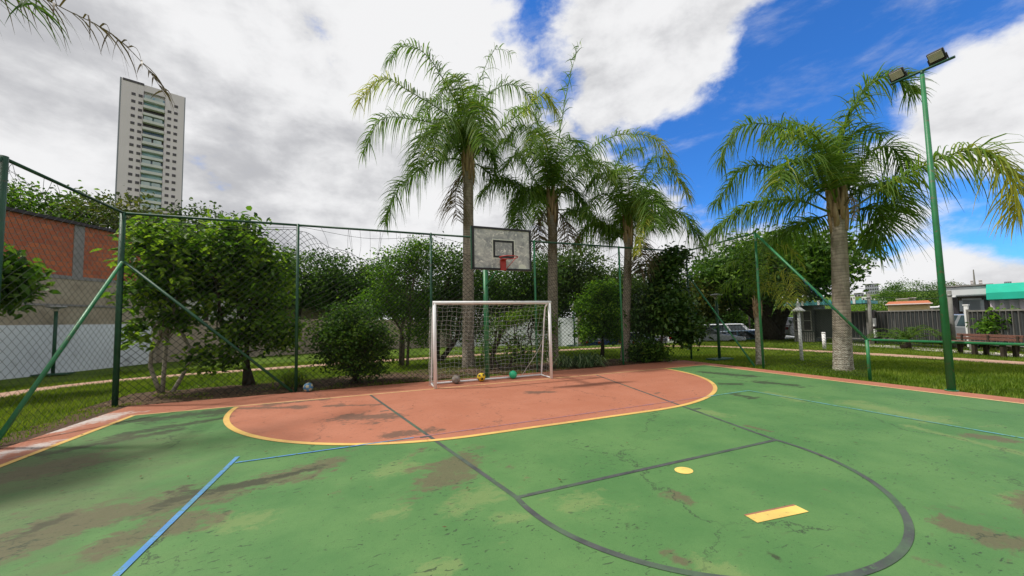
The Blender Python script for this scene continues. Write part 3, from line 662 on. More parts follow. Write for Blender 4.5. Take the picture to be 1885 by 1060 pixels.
MB().tube([(11.05, 7.45, HT), (11.05, 4.92, .96)], .032, 10).build('sloping_rail', 'green_paint', rf, True)
MB().tube([(11.05, 4.92, .96), (11.0, -9, .96)], .028, 10).build('low_rail', 'green_paint', rf, True)
MB().tube([(11.28, 10.3, 3.2), (11.08, 7.75, .02)], .03, 10).build('brace', 'green_paint', rf, True)
tr_ = lambda s: HT-.1-.16*math.sin(math.pi*s)
link_panel(rf, (11.33, 10.37, 0), (11.05, 7.5, 0), tr_, 11); lacing(rf, (11.33, 10.37, 0), (11.05, 7.5, 0), HT, tr_, 6, 62)
link_panel(rf, (11.05, 7.42, 0), (11.05, 4.96, 0), lambda s: 4.0-3.1*s, 12)
for s in (.55, .60, .66, .72, .5):
    c0 = np.array([11.05, 7.45-2.53*s, HT-3.19*s])
    MB().tube([c0+np.array([0, .02, .045]), c0+np.array([-.05, 0, .02]), c0+np.array([-.03, -.03, -.06]), c0+np.array([.0, -.06, -.15])], .006, 5).build('tie_rope', 'wire_blue', rf)

# ================================================================== GOAL, HOOP, BALLS
goal = thing('football_goal', 'white framed football goal with a loose white net', 'goal', (3.0, 9.05, 0))
gl = np.array([1.44, 9.02]); gr = np.array([4.58, 8.95]); GH = 2.10
MB().tube([(*gl, .012), (*gl, GH)], .042, 14).build('post', 'white_paint', goal, True)
MB().tube([(*gr, .012), (*gr, GH)], .042, 14).build('post', 'white_paint', goal, True)
MB().tube([(gl[0]-.042, gl[1], GH), (gr[0]+.042, gr[1], GH)], .044, 14).build('crossbar', 'white_paint', goal, True)
BD = .62
for q in (gl, gr):
    s = 1 if q is gl else -1
    MB().tube(spline([(q[0], q[1]+.03, GH-.01), (q[0], q[1]+.20, GH-.08), (q[0], q[1]+.30, GH-.24), (q[0], q[1]+.46, GH-1.1), (q[0], q[1]+BD, .035)], 24), .02, 8).build('back_stay', 'white_paint', goal, True)
    MB().tube([(q[0], q[1]+.03, .03), (q[0], q[1]+BD, .03)], .022, 8).build('base_bar', 'white_paint', goal, True)
MB().tube([(gl[0], gl[1]+BD, .035), (gr[0], gr[1]+BD, .035)], .024, 8).build('rear_bar', 'white_paint', goal, True)
def netpt(u, w):   # u across 0..1, w from crossbar (0) over the bulging back to the ground (1)
    x = gl[0]+(gr[0]-gl[0])*u; y0 = gl[1]+(gr[1]-gl[1])*u
    prof = np.interp(w, [0, .12, .3, .6, 1], [.03, .26, .42, .62, BD+.03]); z = np.interp(w, [0, .12, 1], [GH, GH-.12, .05])
    sag = .10*math.sin(math.pi*u)*math.sin(math.pi*w)
    return (x + .012*math.sin(31*w+13*u), y0+prof+sag*.9, z-.09*math.sin(math.pi*u)*math.sin(math.pi*min(1, w*1.15))+.012*math.sin(u*40+w*9))
polys = [[netpt(u, w) for w in np.linspace(0, 1, 26)] for u in np.linspace(.004, .996, 27)]
V1, Q1 = wires(polys, .0021)
polys = [[netpt(u, w) for u in np.linspace(0, 1, 54)] for w in np.linspace(.05, .985, 19)]
V2, Q2 = wires(polys, .0021)
o = arr_obj('net_back', np.vstack([V1, V2]), np.vstack([Q1, Q2+len(V1)]), None, 'net_white', goal); o['kind'] = 'stuff'
for q, s in ((gl, -1), (gr, 1)):
    polys = []
    for k in range(18):
        z = .1+k*.11; dpt = np.interp(z, [0, .9, 1.85, 2.1], [BD, .48, .3, .05])+.02
        polys.append([(q[0]+s*(.03+.07*math.sin(math.pi*t_)), q[1]+dpt*t_, z-.05*math.sin(math.pi*t_)) for t_ in np.linspace(0, 1, 8)])
    V1, Q1 = wires(polys, .0021); polys = []
    for k in range(6):
        t_ = (k+.5)/6; polys.append([(q[0]+s*(.03+.07*math.sin(math.pi*t_))+.01*math.sin(z*9), q[1]+(np.interp(z, [0, .9, 1.85, 2.1], [BD, .48, .3, .05])+.02)*t_, z) for z in np.linspace(.06, 2.0, 20)])
    V2, Q2 = wires(polys, .0021)
    o = arr_obj('net_side', np.vstack([V1, V2]), np.vstack([Q1, Q2+len(V1)]), None, 'net_white', goal); o['kind'] = 'stuff'
for q, s in ((gl, 1), (gr, -1)):
    MB().tube(spline([(q[0]+s*.06, q[1]+.25, 1.5), (q[0]+s*.10, q[1]+.42, .9), (q[0]+s*(.16 if s > 0 else .62), q[1]+BD, .06)], 14), .007, 6).build('tie_rope', 'net_white', goal)

hoop = thing('basketball_hoop', 'weathered basketball backboard on a green pole behind the goal', 'basketball hoop', (3.05, 9.95, 0))
HX, HYB = 3.07, 8.52
MB().tube([(3.05, 9.95, 0), (3.05, 9.95, 3.42)], .07, 16).build('pole', 'green_paint', hoop, True)
MB().tube([(3.05, 9.93, 3.36), (3.05, HYB+.07, 3.36)], .05, 12).build('arm', 'green_paint', hoop, True)
MB().tube([(3.05, 9.95, 2.62), (3.12, HYB+.12, 3.1)], .022, 8).build('strut', 'green_paint', hoop, True)
bw, bh, bz = 1.58, 1.08, 3.43
bd = MB().box((HX, HYB, bz), (bw, .03, bh)).build('backboard', 'board', hoop)
fr = .05
for c_, sz in (((HX, HYB-.022, bz+bh/2-fr/2), (bw+.02, .024, fr)), ((HX, HYB-.022, bz-bh/2+fr/2), (bw+.02, .024, fr)), ((HX-bw/2+fr/2, HYB-.022, bz), (fr, .023, bh-2*fr)), ((HX+bw/2-fr/2, HYB-.022, bz), (fr, .023, bh-2*fr))):
    MB().box(c_, sz).build('border', 'black_paint', bd)
MB().box((HX-bw/2-.012, HYB+.02, bz), (.02, .08, bh)).build('edge_frame', 'green_dark', bd)
tz, tw, th, tb = bz+.0, .56, .45, .052
for sx, sz_, ww, hh_ in ((0, th/2-tb/2, tw, tb), (0, -th/2+tb/2, tw, tb), (-tw/2+tb/2, 0, tb, th-2*tb), (tw/2-tb/2, 0, tb, th-2*tb)):
    MB().box((HX+.03+sx, HYB-.019, tz+sz_), (ww, .006, hh_)).build('target_square', 'black_paint', bd)
for sx, sz_, ww, hh_ in ((0, th/2+.012, tw+.05, .02), (0, -th/2-.012, tw+.05, .02), (-tw/2-.013, 0, .02, th), (tw/2+.013, 0, .02, th)):
    MB().box((HX+.03+sx, HYB-.018, tz+sz_), (ww, .004, hh_)).build('target_outline', 'ball_white', bd)
rz, ry = 3.16, HYB-.38
MB().tube([(HX+.02+.225*math.cos(q), ry+.225*math.sin(q), rz) for q in np.linspace(0, 2*math.pi, 37)], .012, 8, False).build('rim', 'red_metal', hoop, True)
MB().box((HX-.0, HYB-.035, rz-.14), (.15, .03, .27)).box((HX, HYB-.1, rz-.01), (.12, .12, .014)).build('rim_bracket', 'red_metal', hoop)
for s in (-1, 1): MB().tube([(HX+.02+s*.2, ry, rz), (HX+s*.06, HYB-.04, rz-.26)], .008, 6).build('rim_stay', 'red_metal', hoop, True)
MB().prism([(HX+.42, HYB-.0165, bz-.49), (HX+.66, HYB-.0165, bz-.49), (HX+.62, HYB-.0165, bz-.40), (HX+.52, HYB-.0165, bz-.365), (HX+.44, HYB-.0165, bz-.40)], (0, -.003, 0)).build('paint_patch', 'ball_white', bd)

def ball(name, label, loc, r, mat, mat2=None, spots=0, seed=0, squash=1.0):
    o = thing(name, label, 'ball', (loc[0], loc[1], 0))
    n_, m2 = 24, 14; prof = [(max(r*math.sin(math.pi*k/m2), .0005), r*squash*(1-math.cos(math.pi*k/m2))) for k in range(m2+1)]
    MB().lathe((loc[0], loc[1], loc[2]), prof, n_).build('shell', mat, o, True)
    if spots:
        g2 = 1.618
        dirs = [unit(v_) for v_ in [(0, 1, g2), (0, -1, g2), (0, 1, -g2), (0, -1, -g2), (1, g2, 0), (-1, g2, 0), (1, -g2, 0), (-1, -g2, 0), (g2, 0, 1), (-g2, 0, 1), (g2, 0, -1), (-g2, 0, -1)]]
        rot = np.array(Matrix.Rotation(.5+seed, 3, 'Z') @ Matrix.Rotation(.4, 3, 'X'))
        for d in dirs:
            d = rot@d; c_ = np.array([loc[0], loc[1], loc[2]+r*squash]); a1 = unit(np.cross(d, (0.1, .2, 1))); b1 = np.cross(d, a1); vs = [c_+d*(r+.0035)]
            for k in range(5):
                q = 2*math.pi*k/5; e_ = unit(d+.42*(math.cos(q)*a1+math.sin(q)*b1)); vs.append(c_+e_*(r+.002))
            MB().add(vs, [(0, k+1, (k+1) % 5+1) for k in range(5)]).build('patch', mat2, o)
    return o
zc_ = .008
p_ = gnd(880, 699); ball('football', 'yellow football with black patches inside the goal net', (p_[0], gl[1]+BD-.14, zc_), .112, 'ball_yellow', 'black_paint', 1)
ball('football', 'worn grey football beside the yellow one in the goal', (2.06, gl[1]+BD-.13, zc_), .115, 'ball_grey', 'concrete', 1, 1, .9)
ball('rubber_ball', 'green ball on the ground at the back of the goal', (3.66, gl[1]+BD-.15, zc_), .11, 'ball_green')
p_ = gnd(568, 720); ball('football', 'blue and cream ball lying at the foot of the fence', (p_[0], 10.22, zc_-.01), .11, 'ball_blue', 'ball_cream', 1, 2)

# ================================================================== PALMS
def frond_arrays(C, n=64, L=.62, seed=0, droop=1.0, bare=.2, sparse=0.0, tint0=.4, yellow=0.0, rr_=.022):
    g2 = np.random.default_rng(seed); P = spline(C, 40)
    seg = np.linalg.norm(np.diff(P, axis=0), axis=1); cum = np.concatenate([[0], np.cumsum(seg)]); cum /= cum[-1]
    def pos(t_): return np.stack([np.interp(t_, cum, P[:, k]) for k in range(3)], -1)
    V, Q, tint = [], [], []
    pts = pos(np.linspace(0, 1, 16)); mb = MB().tube(list(pts), list(np.interp(np.linspace(0, 1, 16), [0, .25, 1], [rr_*1.7, rr_, .004])), 5, False)
    RV, RQ = np.array(mb.v), np.array(mb.f)
    t_ = np.tile(np.linspace(bare, .995, n), 2)+g2.uniform(-.004, .004, 2*n); t_ = np.clip(t_, bare, .999)
    side = np.repeat([1., -1.], n)
    keep = g2.uniform(0, 1, 2*n) > sparse*np.clip(.2+t_, 0, 1); t_, side = t_[keep], side[keep]; m_ = len(t_)
    B = pos(t_); T = pos(np.clip(t_+.01, 0, 1))-pos(np.clip(t_-.01, 0, 1)); T /= np.linalg.norm(T, axis=1, keepdims=True)
    up = np.array([0, 0, 1.]); S = np.cross(T, up); nn = np.linalg.norm(S, axis=1, keepdims=True); S = np.where(nn > .15, S/np.maximum(nn, 1e-6), np.array([[1., 0, 0]]))
    U = np.cross(S, T)
    ph = g2.normal(.25, .42, m_)
    D = (S*side[:, None]*np.cos(ph)[:, None]+U*np.sin(ph)[:, None]); D = D+T*(.22+.30*t_)[:, None]; D /= np.linalg.norm(D, axis=1, keepdims=True)
    ln = L*np.clip(np.sin(np.pi*(t_*.74+.19)), .05, 1)**.55*g2.uniform(.75, 1.15, m_)
    W = np.cross(D, U); W /= np.maximum(np.linalg.norm(W, axis=1, keepdims=True), 1e-6); tw = g2.normal(0, .7, m_)
    W = W*np.cos(tw)[:, None]+np.cross(D, W)*np.sin(tw)[:, None]
    K = 5; ks = np.linspace(0, 1, K); dr = g2.uniform(.55, 1.15, m_)*droop
    pts = np.zeros((m_, K, 3))
    for i, k in enumerate(ks):
        pts[:, i] = B+D*(ln*k*(1-.28*k*dr))[:, None]-up[None]*(ln*dr*.80*k*k)[:, None]
    wd = np.array([.7, 1., .8, .5, .08]); ww = (.0172*L**.3*g2.uniform(.7, 1.25, m_))
    Lf = pts-W[:, None]*(ww[:, None]*wd[None])[..., None]; Rg = pts+W[:, None]*(ww[:, None]*wd[None])[..., None]
    LV = np.stack([Lf, Rg], 2).reshape(-1, 3); b0 = (np.arange(m_)[:, None]*K+np.arange(K-1)[None])*2
    LQ = np.stack([b0, b0+1, b0+3, b0+2], -1).reshape(-1, 4)
    tn = np.clip(tint0+g2.normal(0, .10, m_)+yellow*np.clip((t_-.45)*1.8, 0, 1), 0, 1)
    tint = np.concatenate([np.full(len(RV), .55+.2*yellow), np.repeat(tn, K*2)])
    return np.vstack([RV, LV]), np.vstack([RQ, LQ+len(RV)]), tint
def make_frond(root, C, mat='palm_leaf', **kw):
    V_, Q_, tn = frond_arrays(C, **kw); return arr_obj('frond', V_, Q_, None, mat, root, tint=tn)
def trunk(root, pts, rad, mat, rough=.0, n=18):
    P = spline(pts, 40); r_ = np.interp(np.linspace(0, 1, 40), np.linspace(0, 1, len(rad)), rad)*(1+.012*np.sin(np.arange(40)*2.4))
    return MB().tube(list(P), list(r_), n).build('trunk', mat, root, True)
def palm(label, base, top, r0, fronds, tmat, seed, extra=8, Lf=2.9, group='palms beyond the fence', lf=1.05, sheath=1.2, name='palm_tree', extra_az=None, n=125):
    base = np.asarray(base, float); top = np.asarray(top, float); root = thing(name, label, 'palm tree', base, group)
    g2 = np.random.default_rng(seed)
    trunk(root, [base+(0, 0, -.1), base*.97+top*.03+(0, 0, 0.15), base*.6+top*.4, base*.2+top*.8, top], [r0*1.25, r0*1.1, r0*1.0, r0*.92, r0*.92], tmat)
    H = sheath
    # fibrous crown shaft of old leaf bases
    for k in range(18):
        a_ = k*2.4; z0 = -.55+.05*k*H; q = np.array([math.cos(a_), math.sin(a_), 0])
        c0 = top+q*r0*.72+(0, 0, z0); c1 = top+q*r0*(.95)+(0, 0, z0+.35*H); c2 = top+q*r0*(1.02)+(0, 0, z0+.62*H)
        MB().tube([c0, c1, c2, c2+q*.03+(0, 0, .08)], [r0*.36, r0*.34, r0*.16, .012], 6).build('leaf_base', 'fibre', root, True)
    D0 = math.hypot(top[0], top[1])
    heart = top+(0, 0, .28*H)
    i = 0
    for fr_ in fronds:
        pxs, off, kw = fr_[0], fr_[1], (fr_[2] if len(fr_) > 2 else {})
        C = [heart+(0, 0, -.25), None]; m_ = len(pxs)
        pts = [at(x, y, D0+off*(j+1)/m_) for j, (x, y) in enumerate(pxs)]
        C = [heart+unit(pts[0]-heart)*r0*.3+(0, 0, -.2)]+pts
        k2 = dict(L=lf, seed=seed*50+i, n=n); mm = kw.get('mat', 'palm_leaf'); k2.update({a: b for a, b in kw.items() if a != 'mat'})
        make_frond(root, C, mm, **k2); i += 1
    for k in range(extra):
        az = (extra_az[k % len(extra_az)] if extra_az else 360*k/max(1, extra)+g2.uniform(-20, 20)); el = g2.uniform(52, 82); ln = Lf*g2.uniform(.6, .9)
        h = np.array([math.sin(R(az)), math.cos(R(az)), 0]); c = math.cos(R(el)); s = math.sin(R(el))
        C = [heart+(0, 0, -.15), heart+h*c*ln*.35+(0, 0, s*ln*.38), heart+h*(c*.6+.18)*ln*1.0+(0, 0, s*ln*.5-.10*ln), heart+h*(c*.7+.32)*ln*1.05+(0, 0, s*ln*.38-.42*ln)]
        make_frond(root, C, L=lf, seed=seed*50+i, n=n, tint0=g2.uniform(.25, .5)); i += 1
    return root
DR = dict(mat='palm_dry', sparse=.35, n=70)
palm('tallest palm, its trunk rising behind the backboard', (3.24, 12.86, 0), at(862, 312, 13.26), .205, [
    ([(845, 203), (812, 140), (780, 96), (742, 84), (714, 112)], -.6), ([(838, 230), (800, 195), (758, 171), (705, 144), (658, 188)], -1.2, dict(yellow=.5)),
    ([(812, 235), (748, 218), (700, 221), (668, 282)], .4), ([(840, 292), (794, 300), (735, 345), (708, 412)], .6, dict(tint0=.3)), ([(850, 240), (800, 236), (775, 262), (768, 315)], -1.6),
    ([(868, 200), (887, 139), (912, 90), (944, 100)], .6, dict(sparse=.45, n=80)), ([(876, 285), (912, 243), (960, 207), (1000, 172), (1024, 205)], -.8, dict(tint0=.5, yellow=.25)),
    ([(870, 215), (912, 164), (955, 158), (992, 200)], .8), ([(878, 302), (905, 322), (940, 334), (968, 372)], .9), ([(850, 320), (840, 350), (838, 372), (842, 405)], -.5, DR),
    ([(857, 205), (850, 160), (838, 140), (815, 165)], -1.4, dict(tint0=.5)), ([(862, 215), (880, 190), (890, 215), (892, 270)], -2.2, dict(tint0=.5)), ([(848, 240), (825, 215), (805, 240), (798, 290)], -2.2, dict(tint0=.45)),
    ([(866, 200), (860, 170), (870, 160), (900, 190)], 2.0), ([(860, 230), (840, 190), (800, 185), (770, 220)], 1.8)], 'palm_trunk', 1, 3, extra_az=[10, 260, 90])
palm('palm with one upright bare frond, right of the backboard', (6.58, 12.69, 0), at(1017, 392, 14.3), .20, [
    ([(1022, 320), (1030, 247), (1050, 138), (1068, 76)], .5, dict(sparse=.45, droop=.6, n=100)), ([(1004, 365), (962, 294), (931, 255), (905, 290)], .4), ([(1004, 374), (972, 348), (915, 331), (882, 362)], -.8),
    ([(1004, 372), (978, 352), (958, 382), (950, 424)], -1.4), ([(1008, 320), (985, 255), (958, 228), (930, 262)], -1.0), ([(1014, 310), (1002, 250), (985, 240), (975, 290)], -2.4, dict(tint0=.5)),
    ([(1028, 362), (1053, 331), (1091, 298), (1135, 322)], -1.3, dict(tint0=.5)), ([(1030, 335), (1075, 285), (1130, 250), (1200, 252), (1238, 296)], -1.0, dict(tint0=.5, yellow=.3)),
    ([(1033, 386), (1064, 389), (1098, 408), (1128, 440)], .8), ([(1020, 310), (1040, 265), (1062, 262), (1078, 310)], -2.0), ([(1010, 330), (1000, 290), (960, 280), (925, 310)], -1.8), ([(1022, 325), (1050, 290), (1085, 300), (1100, 350)], 1.6),
    ([(1012, 300), (995, 235), (970, 200), (935, 205)], .9), ([(1006, 385), (996, 405), (992, 428), (995, 455)], -.5, DR), ([(1030, 392), (1042, 410), (1045, 432), (1040, 452)], -.4, DR)], 'palm_trunk', 2, 3, extra_az=[0, 300, 110])
palm('palm with a yellow-green frond hanging over the fence rail', (8.99, 11.35, 0), at(1157, 432, 14.5), .16, [
    ([(1166, 377), (1192, 342), (1228, 306), (1268, 362)], -.6, dict(yellow=.35)), ([(1180, 410), (1216, 392), (1260, 398), (1296, 456)], -.5), ([(1164, 396), (1180, 366), (1188, 395), (1170, 470)], -2.3, dict(tint0=.62, yellow=.2, L=.5)),
    ([(1140, 425), (1113, 412), (1064, 388), (1040, 392)], -.8), ([(1142, 430), (1113, 416), (1084, 416), (1058, 452)], .7), ([(1148, 391), (1138, 347), (1110, 318), (1082, 345)], -.8), ([(1154, 391), (1158, 340), (1148, 308), (1122, 330)], -1.8, dict(tint0=.5)),
    ([(1160, 385), (1178, 330), (1205, 290), (1240, 300)], .8), ([(1150, 395), (1120, 360), (1095, 365), (1075, 400)], -1.6), ([(1165, 400), (1195, 370), (1225, 380), (1235, 420)], 1.2), ([(1160, 390), (1190, 350), (1200, 370), (1205, 420)], -2.0), ([(1150, 385), (1130, 330), (1150, 280), (1185, 275)], .6), ([(1166, 430), (1178, 450), (1180, 475), (1176, 500)], -.4, DR)], 'palm_trunk', 3, 2, Lf=2.2, extra_az=[20, 100])
palm('stout palm with a lichen-spotted trunk on the lawn beside the fence', (12.56, 6.18, 0), at(1543, 398, 14.0), .205, [
    ([(1541, 345), (1545, 268), (1582, 178), (1640, 137), (1682, 172)], .6, dict(tint0=.42, n=230, droop=.8)), ([(1575, 380), (1638, 337), (1733, 291), (1808, 276), (1862, 330), (1876, 398)], -.6, dict(yellow=.5, tint0=.5, n=190)),
    ([(1530, 335), (1476, 252), (1404, 227), (1355, 240), (1326, 300)], -.5, dict(n=175)), ([(1520, 367), (1450, 321), (1374, 306), (1314, 378)], .5, dict(n=175)), ([(1518, 387), (1461, 367), (1374, 380), (1302, 435)], -.8, dict(n=175)),
    ([(1515, 398), (1484, 410), (1456, 424), (1418, 446)], 1.0), ([(1568, 392), (1600, 382), (1627, 402), (1606, 456)], .8), ([(1558, 355), (1593, 291), (1638, 269), (1668, 312)], .9), ([(1538, 340), (1520, 276), (1485, 240), (1440, 250)], -1.6, dict(tint0=.5)),
    ([(1530, 350), (1490, 300), (1450, 300), (1430, 350)], -1.8, dict(tint0=.45)),
    ([(1548, 330), (1560, 260), (1590, 240), (1625, 250)], 1.4), ([(1535, 330), (1500, 250), (1450, 225), (1400, 260)], 1.3), ([(1555, 370), (1600, 340), (1640, 350), (1660, 395)], 1.2), ([(1556, 375), (1566, 362), (1574, 378), (1572, 405)], -.9, dict(mat='palm_dry', L=.18, n=40, tint0=.8))], 'palm_trunk_lichen', 4, 0, lf=1.22)
pb = np.array([-7.9, 8.0, 0.])
palm('palm whose thin sparse frond hangs into the sky above the apartment tower', pb, pb+(.1, .1, 6.9), .22, [
    ([(-160, -110), (-20, -60), (95, 5), (200, 58), (268, 122), (306, 178)], -1.4, dict(sparse=.62, n=80, L=.75, rr_=.014, tint0=.05, mat='palm_dry')), ([(-200, -120), (-80, -40), (10, -30), (75, 20)], -2.2, dict(sparse=.55, n=60, tint0=.05))], 'palm_trunk', 5, 7, extra_az=[-60, -100, -140, 180, 215, 250, 300], Lf=2.6)
# young palm right behind the fence
palm('young palm with a pale spotted stem behind a green fence post', (11.93, 8.15, 0), at(1394, 558, 14.45), .11, [
    ([(1402, 520), (1420, 470), (1445, 450), (1478, 490)], -.4, dict(tint0=.7)), ([(1398, 520), (1405, 470), (1390, 440), (1360, 470)], .4), ([(1400, 530), (1440, 500), (1462, 515), (1470, 552)], -.8, dict(tint0=.75)),
    ([(1388, 540), (1365, 515), (1340, 520), (1320, 552)], .3), ([(1406, 535), (1430, 520), (1445, 540), (1448, 566)], -1.0, dict(tint0=.72)), ([(1396, 515), (1380, 470), (1400, 455), (1430, 465)], 1.0), ([(1392, 530), (1370, 490), (1350, 480), (1330, 500)], -.6)], 'palm_trunk_lichen', 6, 0, lf=.55, sheath=.5, name='young_palm', n=54)

# ================================================================== BROADLEAF TREES AND SHRUBS
def leaf_cloud(pos, ln, wd, g2, up_bias=.35, fold=.25, hang=.0):
    m_ = len(pos); nrm = g2.normal(0, 1, (m_, 3)); nrm[:, 2] = np.abs(nrm[:, 2])+up_bias; nrm /= np.linalg.norm(nrm, axis=1, keepdims=True)
    d = g2.normal(0, 1, (m_, 3)); d[:, 2] -= hang; d -= nrm*np.sum(d*nrm, 1, keepdims=True); d /= np.linalg.norm(d, axis=1, keepdims=True); s = np.cross(nrm, d)
    l = ln*g2.uniform(.6, 1.25, m_)[:, None]; w = wd*g2.uniform(.7, 1.2, m_)[:, None]; f = nrm*w*fold
    b = pos; t_ = pos+d*l-np.array([[0, 0, 1]])*l*.12
    V = np.stack([b, b+d*l*.30+s*w*.85+f, b+d*l*.68+s*w*.75+f, t_, b+d*l*.68-s*w*.75+f, b+d*l*.30-s*w*.85+f], 1)
    i = np.arange(m_)*6
    Q = np.concatenate([np.stack([i, i+1, i+2, i+3], -1), np.stack([i, i+3, i+4, i+5], -1)])
    return V.reshape(-1, 3), Q
def crown(root, lobes, n, ln, wd, mat, seed, clump=.22, per=26, tint=(.45, .22), hang=0.0, shell=.62, name='crown', big=0, jit=(.78, 1.26)):
    g2 = np.random.default_rng(seed); lobes = np.asarray(lobes, float); vol = lobes[:, 3]*lobes[:, 4]*lobes[:, 5]; pr = vol**.75; pr /= pr.sum()
    nc_ = max(3, n//per); li = g2.choice(len(lobes), nc_, p=pr); d = g2.normal(0, 1, (nc_, 3)); d /= np.linalg.norm(d, axis=1, keepdims=True)
    rad = (shell+(1-shell)*g2.uniform(0, 1, nc_)**.6)*np.where(g2.uniform(0, 1, nc_) < .25, g2.uniform(.3, 1, nc_), 1)*g2.uniform(jit[0], jit[1], nc_)
    C = lobes[li, :3]+d*rad[:, None]*lobes[li, 3:6]
    ci = np.repeat(np.arange(nc_), per); P = C[ci]+g2.normal(0, 1, (len(ci), 3))*clump*np.array([1, 1, .75])
    P[:, 2] = np.maximum(P[:, 2], .06)
    V_, Q_ = leaf_cloud(P, ln, wd, g2, hang=hang)
    tn = np.clip(np.repeat(g2.normal(tint[0], tint[1], nc_), per)+g2.normal(0, .13, len(ci)), 0, 1)
    o = arr_obj(name, V_, Q_, None, mat, root, tint=np.repeat(tn, 6)); o['kind'] = 'stuff'
    if big:      # the large leaves one can pick out, each a part of its own
        protos = []
        for k in range(3):
            v1, q1 = leaf_cloud(np.zeros((1, 3)), ln*1.45, wd*1.5, np.random.default_rng(seed*9+k), .6, .2, .3)
            me = mesh_arrays('leaf', v1, q1, None, tint=np.full(len(v1), .55+.15*k)); me.materials.append(MATS[mat]); protos.append(me)
        idx = g2.choice(nc_, min(big, nc_), replace=False)
        for k, j in enumerate(idx):
            c = lobes[li[j], :3]; q = c+(C[j]-c)*1.1; lo = link('leaf', protos[k % 3], root, q+g2.normal(0, .1, 3)); lo.rotation_euler = (g2.normal(0, .3), g2.normal(0, .3), g2.uniform(0, 6.28))
    return C
def limb(mb, a, b, r0, r1, g2, bend=.12, n=7):
    a, b = np.asarray(a, float), np.asarray(b, float); L = np.linalg.norm(b-a); mid = [(a+(b-a)*t_+g2.normal(0, bend*L*.4, 3)*np.array([1, 1, .4])) for t_ in (.35, .7)]
    P = spline([a]+mid+[b], 9); mb.tube(list(P), list(np.linspace(r0, r1, 9)), n); return P
def tree(name, label, base, lobes, n, ln, wd, mat, seed, bark='bark_dark', r0=.09, stems=1, fork=.35, cat='tree', group=None, nb=14, **kw):
    base = np.asarray(base, float); root = thing(name, label, cat, base, group); g2 = np.random.default_rng(seed+500)
    C = crown(root, lobes, n, ln, wd, mat, seed, **kw); lb = np.asarray(lobes, float); top = lb[:, 2].max()
    mb = MB(); ends = []
    for s in range(stems):
        L_ = lb[s % len(lb)]; b0 = base+(g2.normal(0, .04*stems), g2.normal(0, .04*stems), -.05)
        P = limb(mb, b0, (L_[0], L_[1], L_[2]-.1*L_[5]), r0, r0*.45, g2); ends.append(P)
    mb.build('trunk', bark, root, True); mb = MB()
    for k in range(nb):
        P = ends[k % stems]; j = g2.integers(3, 9); c = C[g2.integers(len(C))]
        limb(mb, P[min(j, 8)], P[min(j, 8)]*.12+c*.88, r0*.34, .008, g2, .18, 5)
    mb.build('branches', bark, root, True); return root
def lobe_px(x, y, D, rx, ry, rz): p = at(x, y, D); return (*p, rx, ry, rz)
TG = 'trees behind the back fence'
tree('broadleaf_tree', 'large-leaved small tree with a pale forked trunk beside the corner post', (-4.89, 12.2, 0), [lobe_px(312, 470, 13.2, .75, .8, .7), lobe_px(340, 515, 12.9, .6, .65, .5), lobe_px(282, 535, 12.9, .42, .6, .45), lobe_px(320, 590, 13.0, .4, .45, .28), lobe_px(285, 435, 13.6, .45, .6, .35), lobe_px(262, 620, 12.8, .25, .3, .2)],
     3900, .21, .055, 'leaf_broad', 11, 'bark_pale', .05, 3, group=TG, clump=.16, per=14, tint=(.52, .26), big=70, hang=.3, nb=34)
tree('broadleaf_tree', 'bushy tree with long shoots above the rail, behind the back fence', (-3.2, 12.4, 0), [lobe_px(430, 470, 12.6, .9, .9, .85), lobe_px(485, 520, 12.6, .85, .85, .75), lobe_px(405, 545, 12.7, .6, .7, .6), lobe_px(455, 610, 12.4, .7, .7, .35), lobe_px(520, 610, 12.5, .5, .6, .6), lobe_px(440, 425, 12.6, .4, .4, .3), lobe_px(395, 660, 12.3, .5, .5, .3), lobe_px(412, 412, 12.5, .12, .12, .3), lobe_px(455, 408, 12.5, .12, .12, .28), lobe_px(480, 418, 12.6, .1, .1, .25)],
     6800, .17, .05, 'leaf_broad', 12, 'bark_dark', .06, 3, group=TG, clump=.15, per=15, tint=(.54, .27), big=60, hang=.2, nb=40)
tree('round_bush', 'dense round dark bush left of the goal', (-.4, 11.05, 0), [lobe_px(650, 622, 11.05, .85, .75, .75), lobe_px(638, 585, 11.1, .5, .5, .4), lobe_px(672, 668, 11.0, .6, .55, .4), lobe_px(612, 640, 11.1, .42, .5, .42), lobe_px(698, 625, 11.1, .38, .5, .5)],
     10500, .085, .03, 'leaf_dark', 13, 'bark_dark', .05, 4, cat='bush', clump=.13, per=18, tint=(.5, .26), jit=(.7, 1.42), nb=26)
tree('slender_tree', 'slender small-leaved tree between round bush and goal', (1.2, 14.7, 0), [lobe_px(730, 500, 14.6, .95, .9, .8), lobe_px(755, 560, 14.6, .8, .8, .7), lobe_px(770, 470, 14.6, .8, .8, .6), lobe_px(700, 560, 14.6, .7, .7, .6), lobe_px(775, 610, 14.3, .55, .6, .5)],
     13000, .10, .032, 'leaf_bright', 14, 'bark', .06, 3, group=TG, clump=.17, per=18, tint=(.36, .26), nb=30)
tree('shade_tree', 'dark dense tree behind the backboard', (2.6, 15.6, 0), [lobe_px(830, 500, 15.8, 1.3, 1.2, .9), lobe_px(880, 540, 15.8, 1.3, 1.2, .9), lobe_px(800, 560, 15.6, .9, 1., .8), lobe_px(860, 600, 15.8, 1.2, 1., .6)],
     12000, .13, .04, 'leaf_dark', 15, 'bark_dark', .12, 2, group=TG, clump=.28, per=26, tint=(.4, .22))
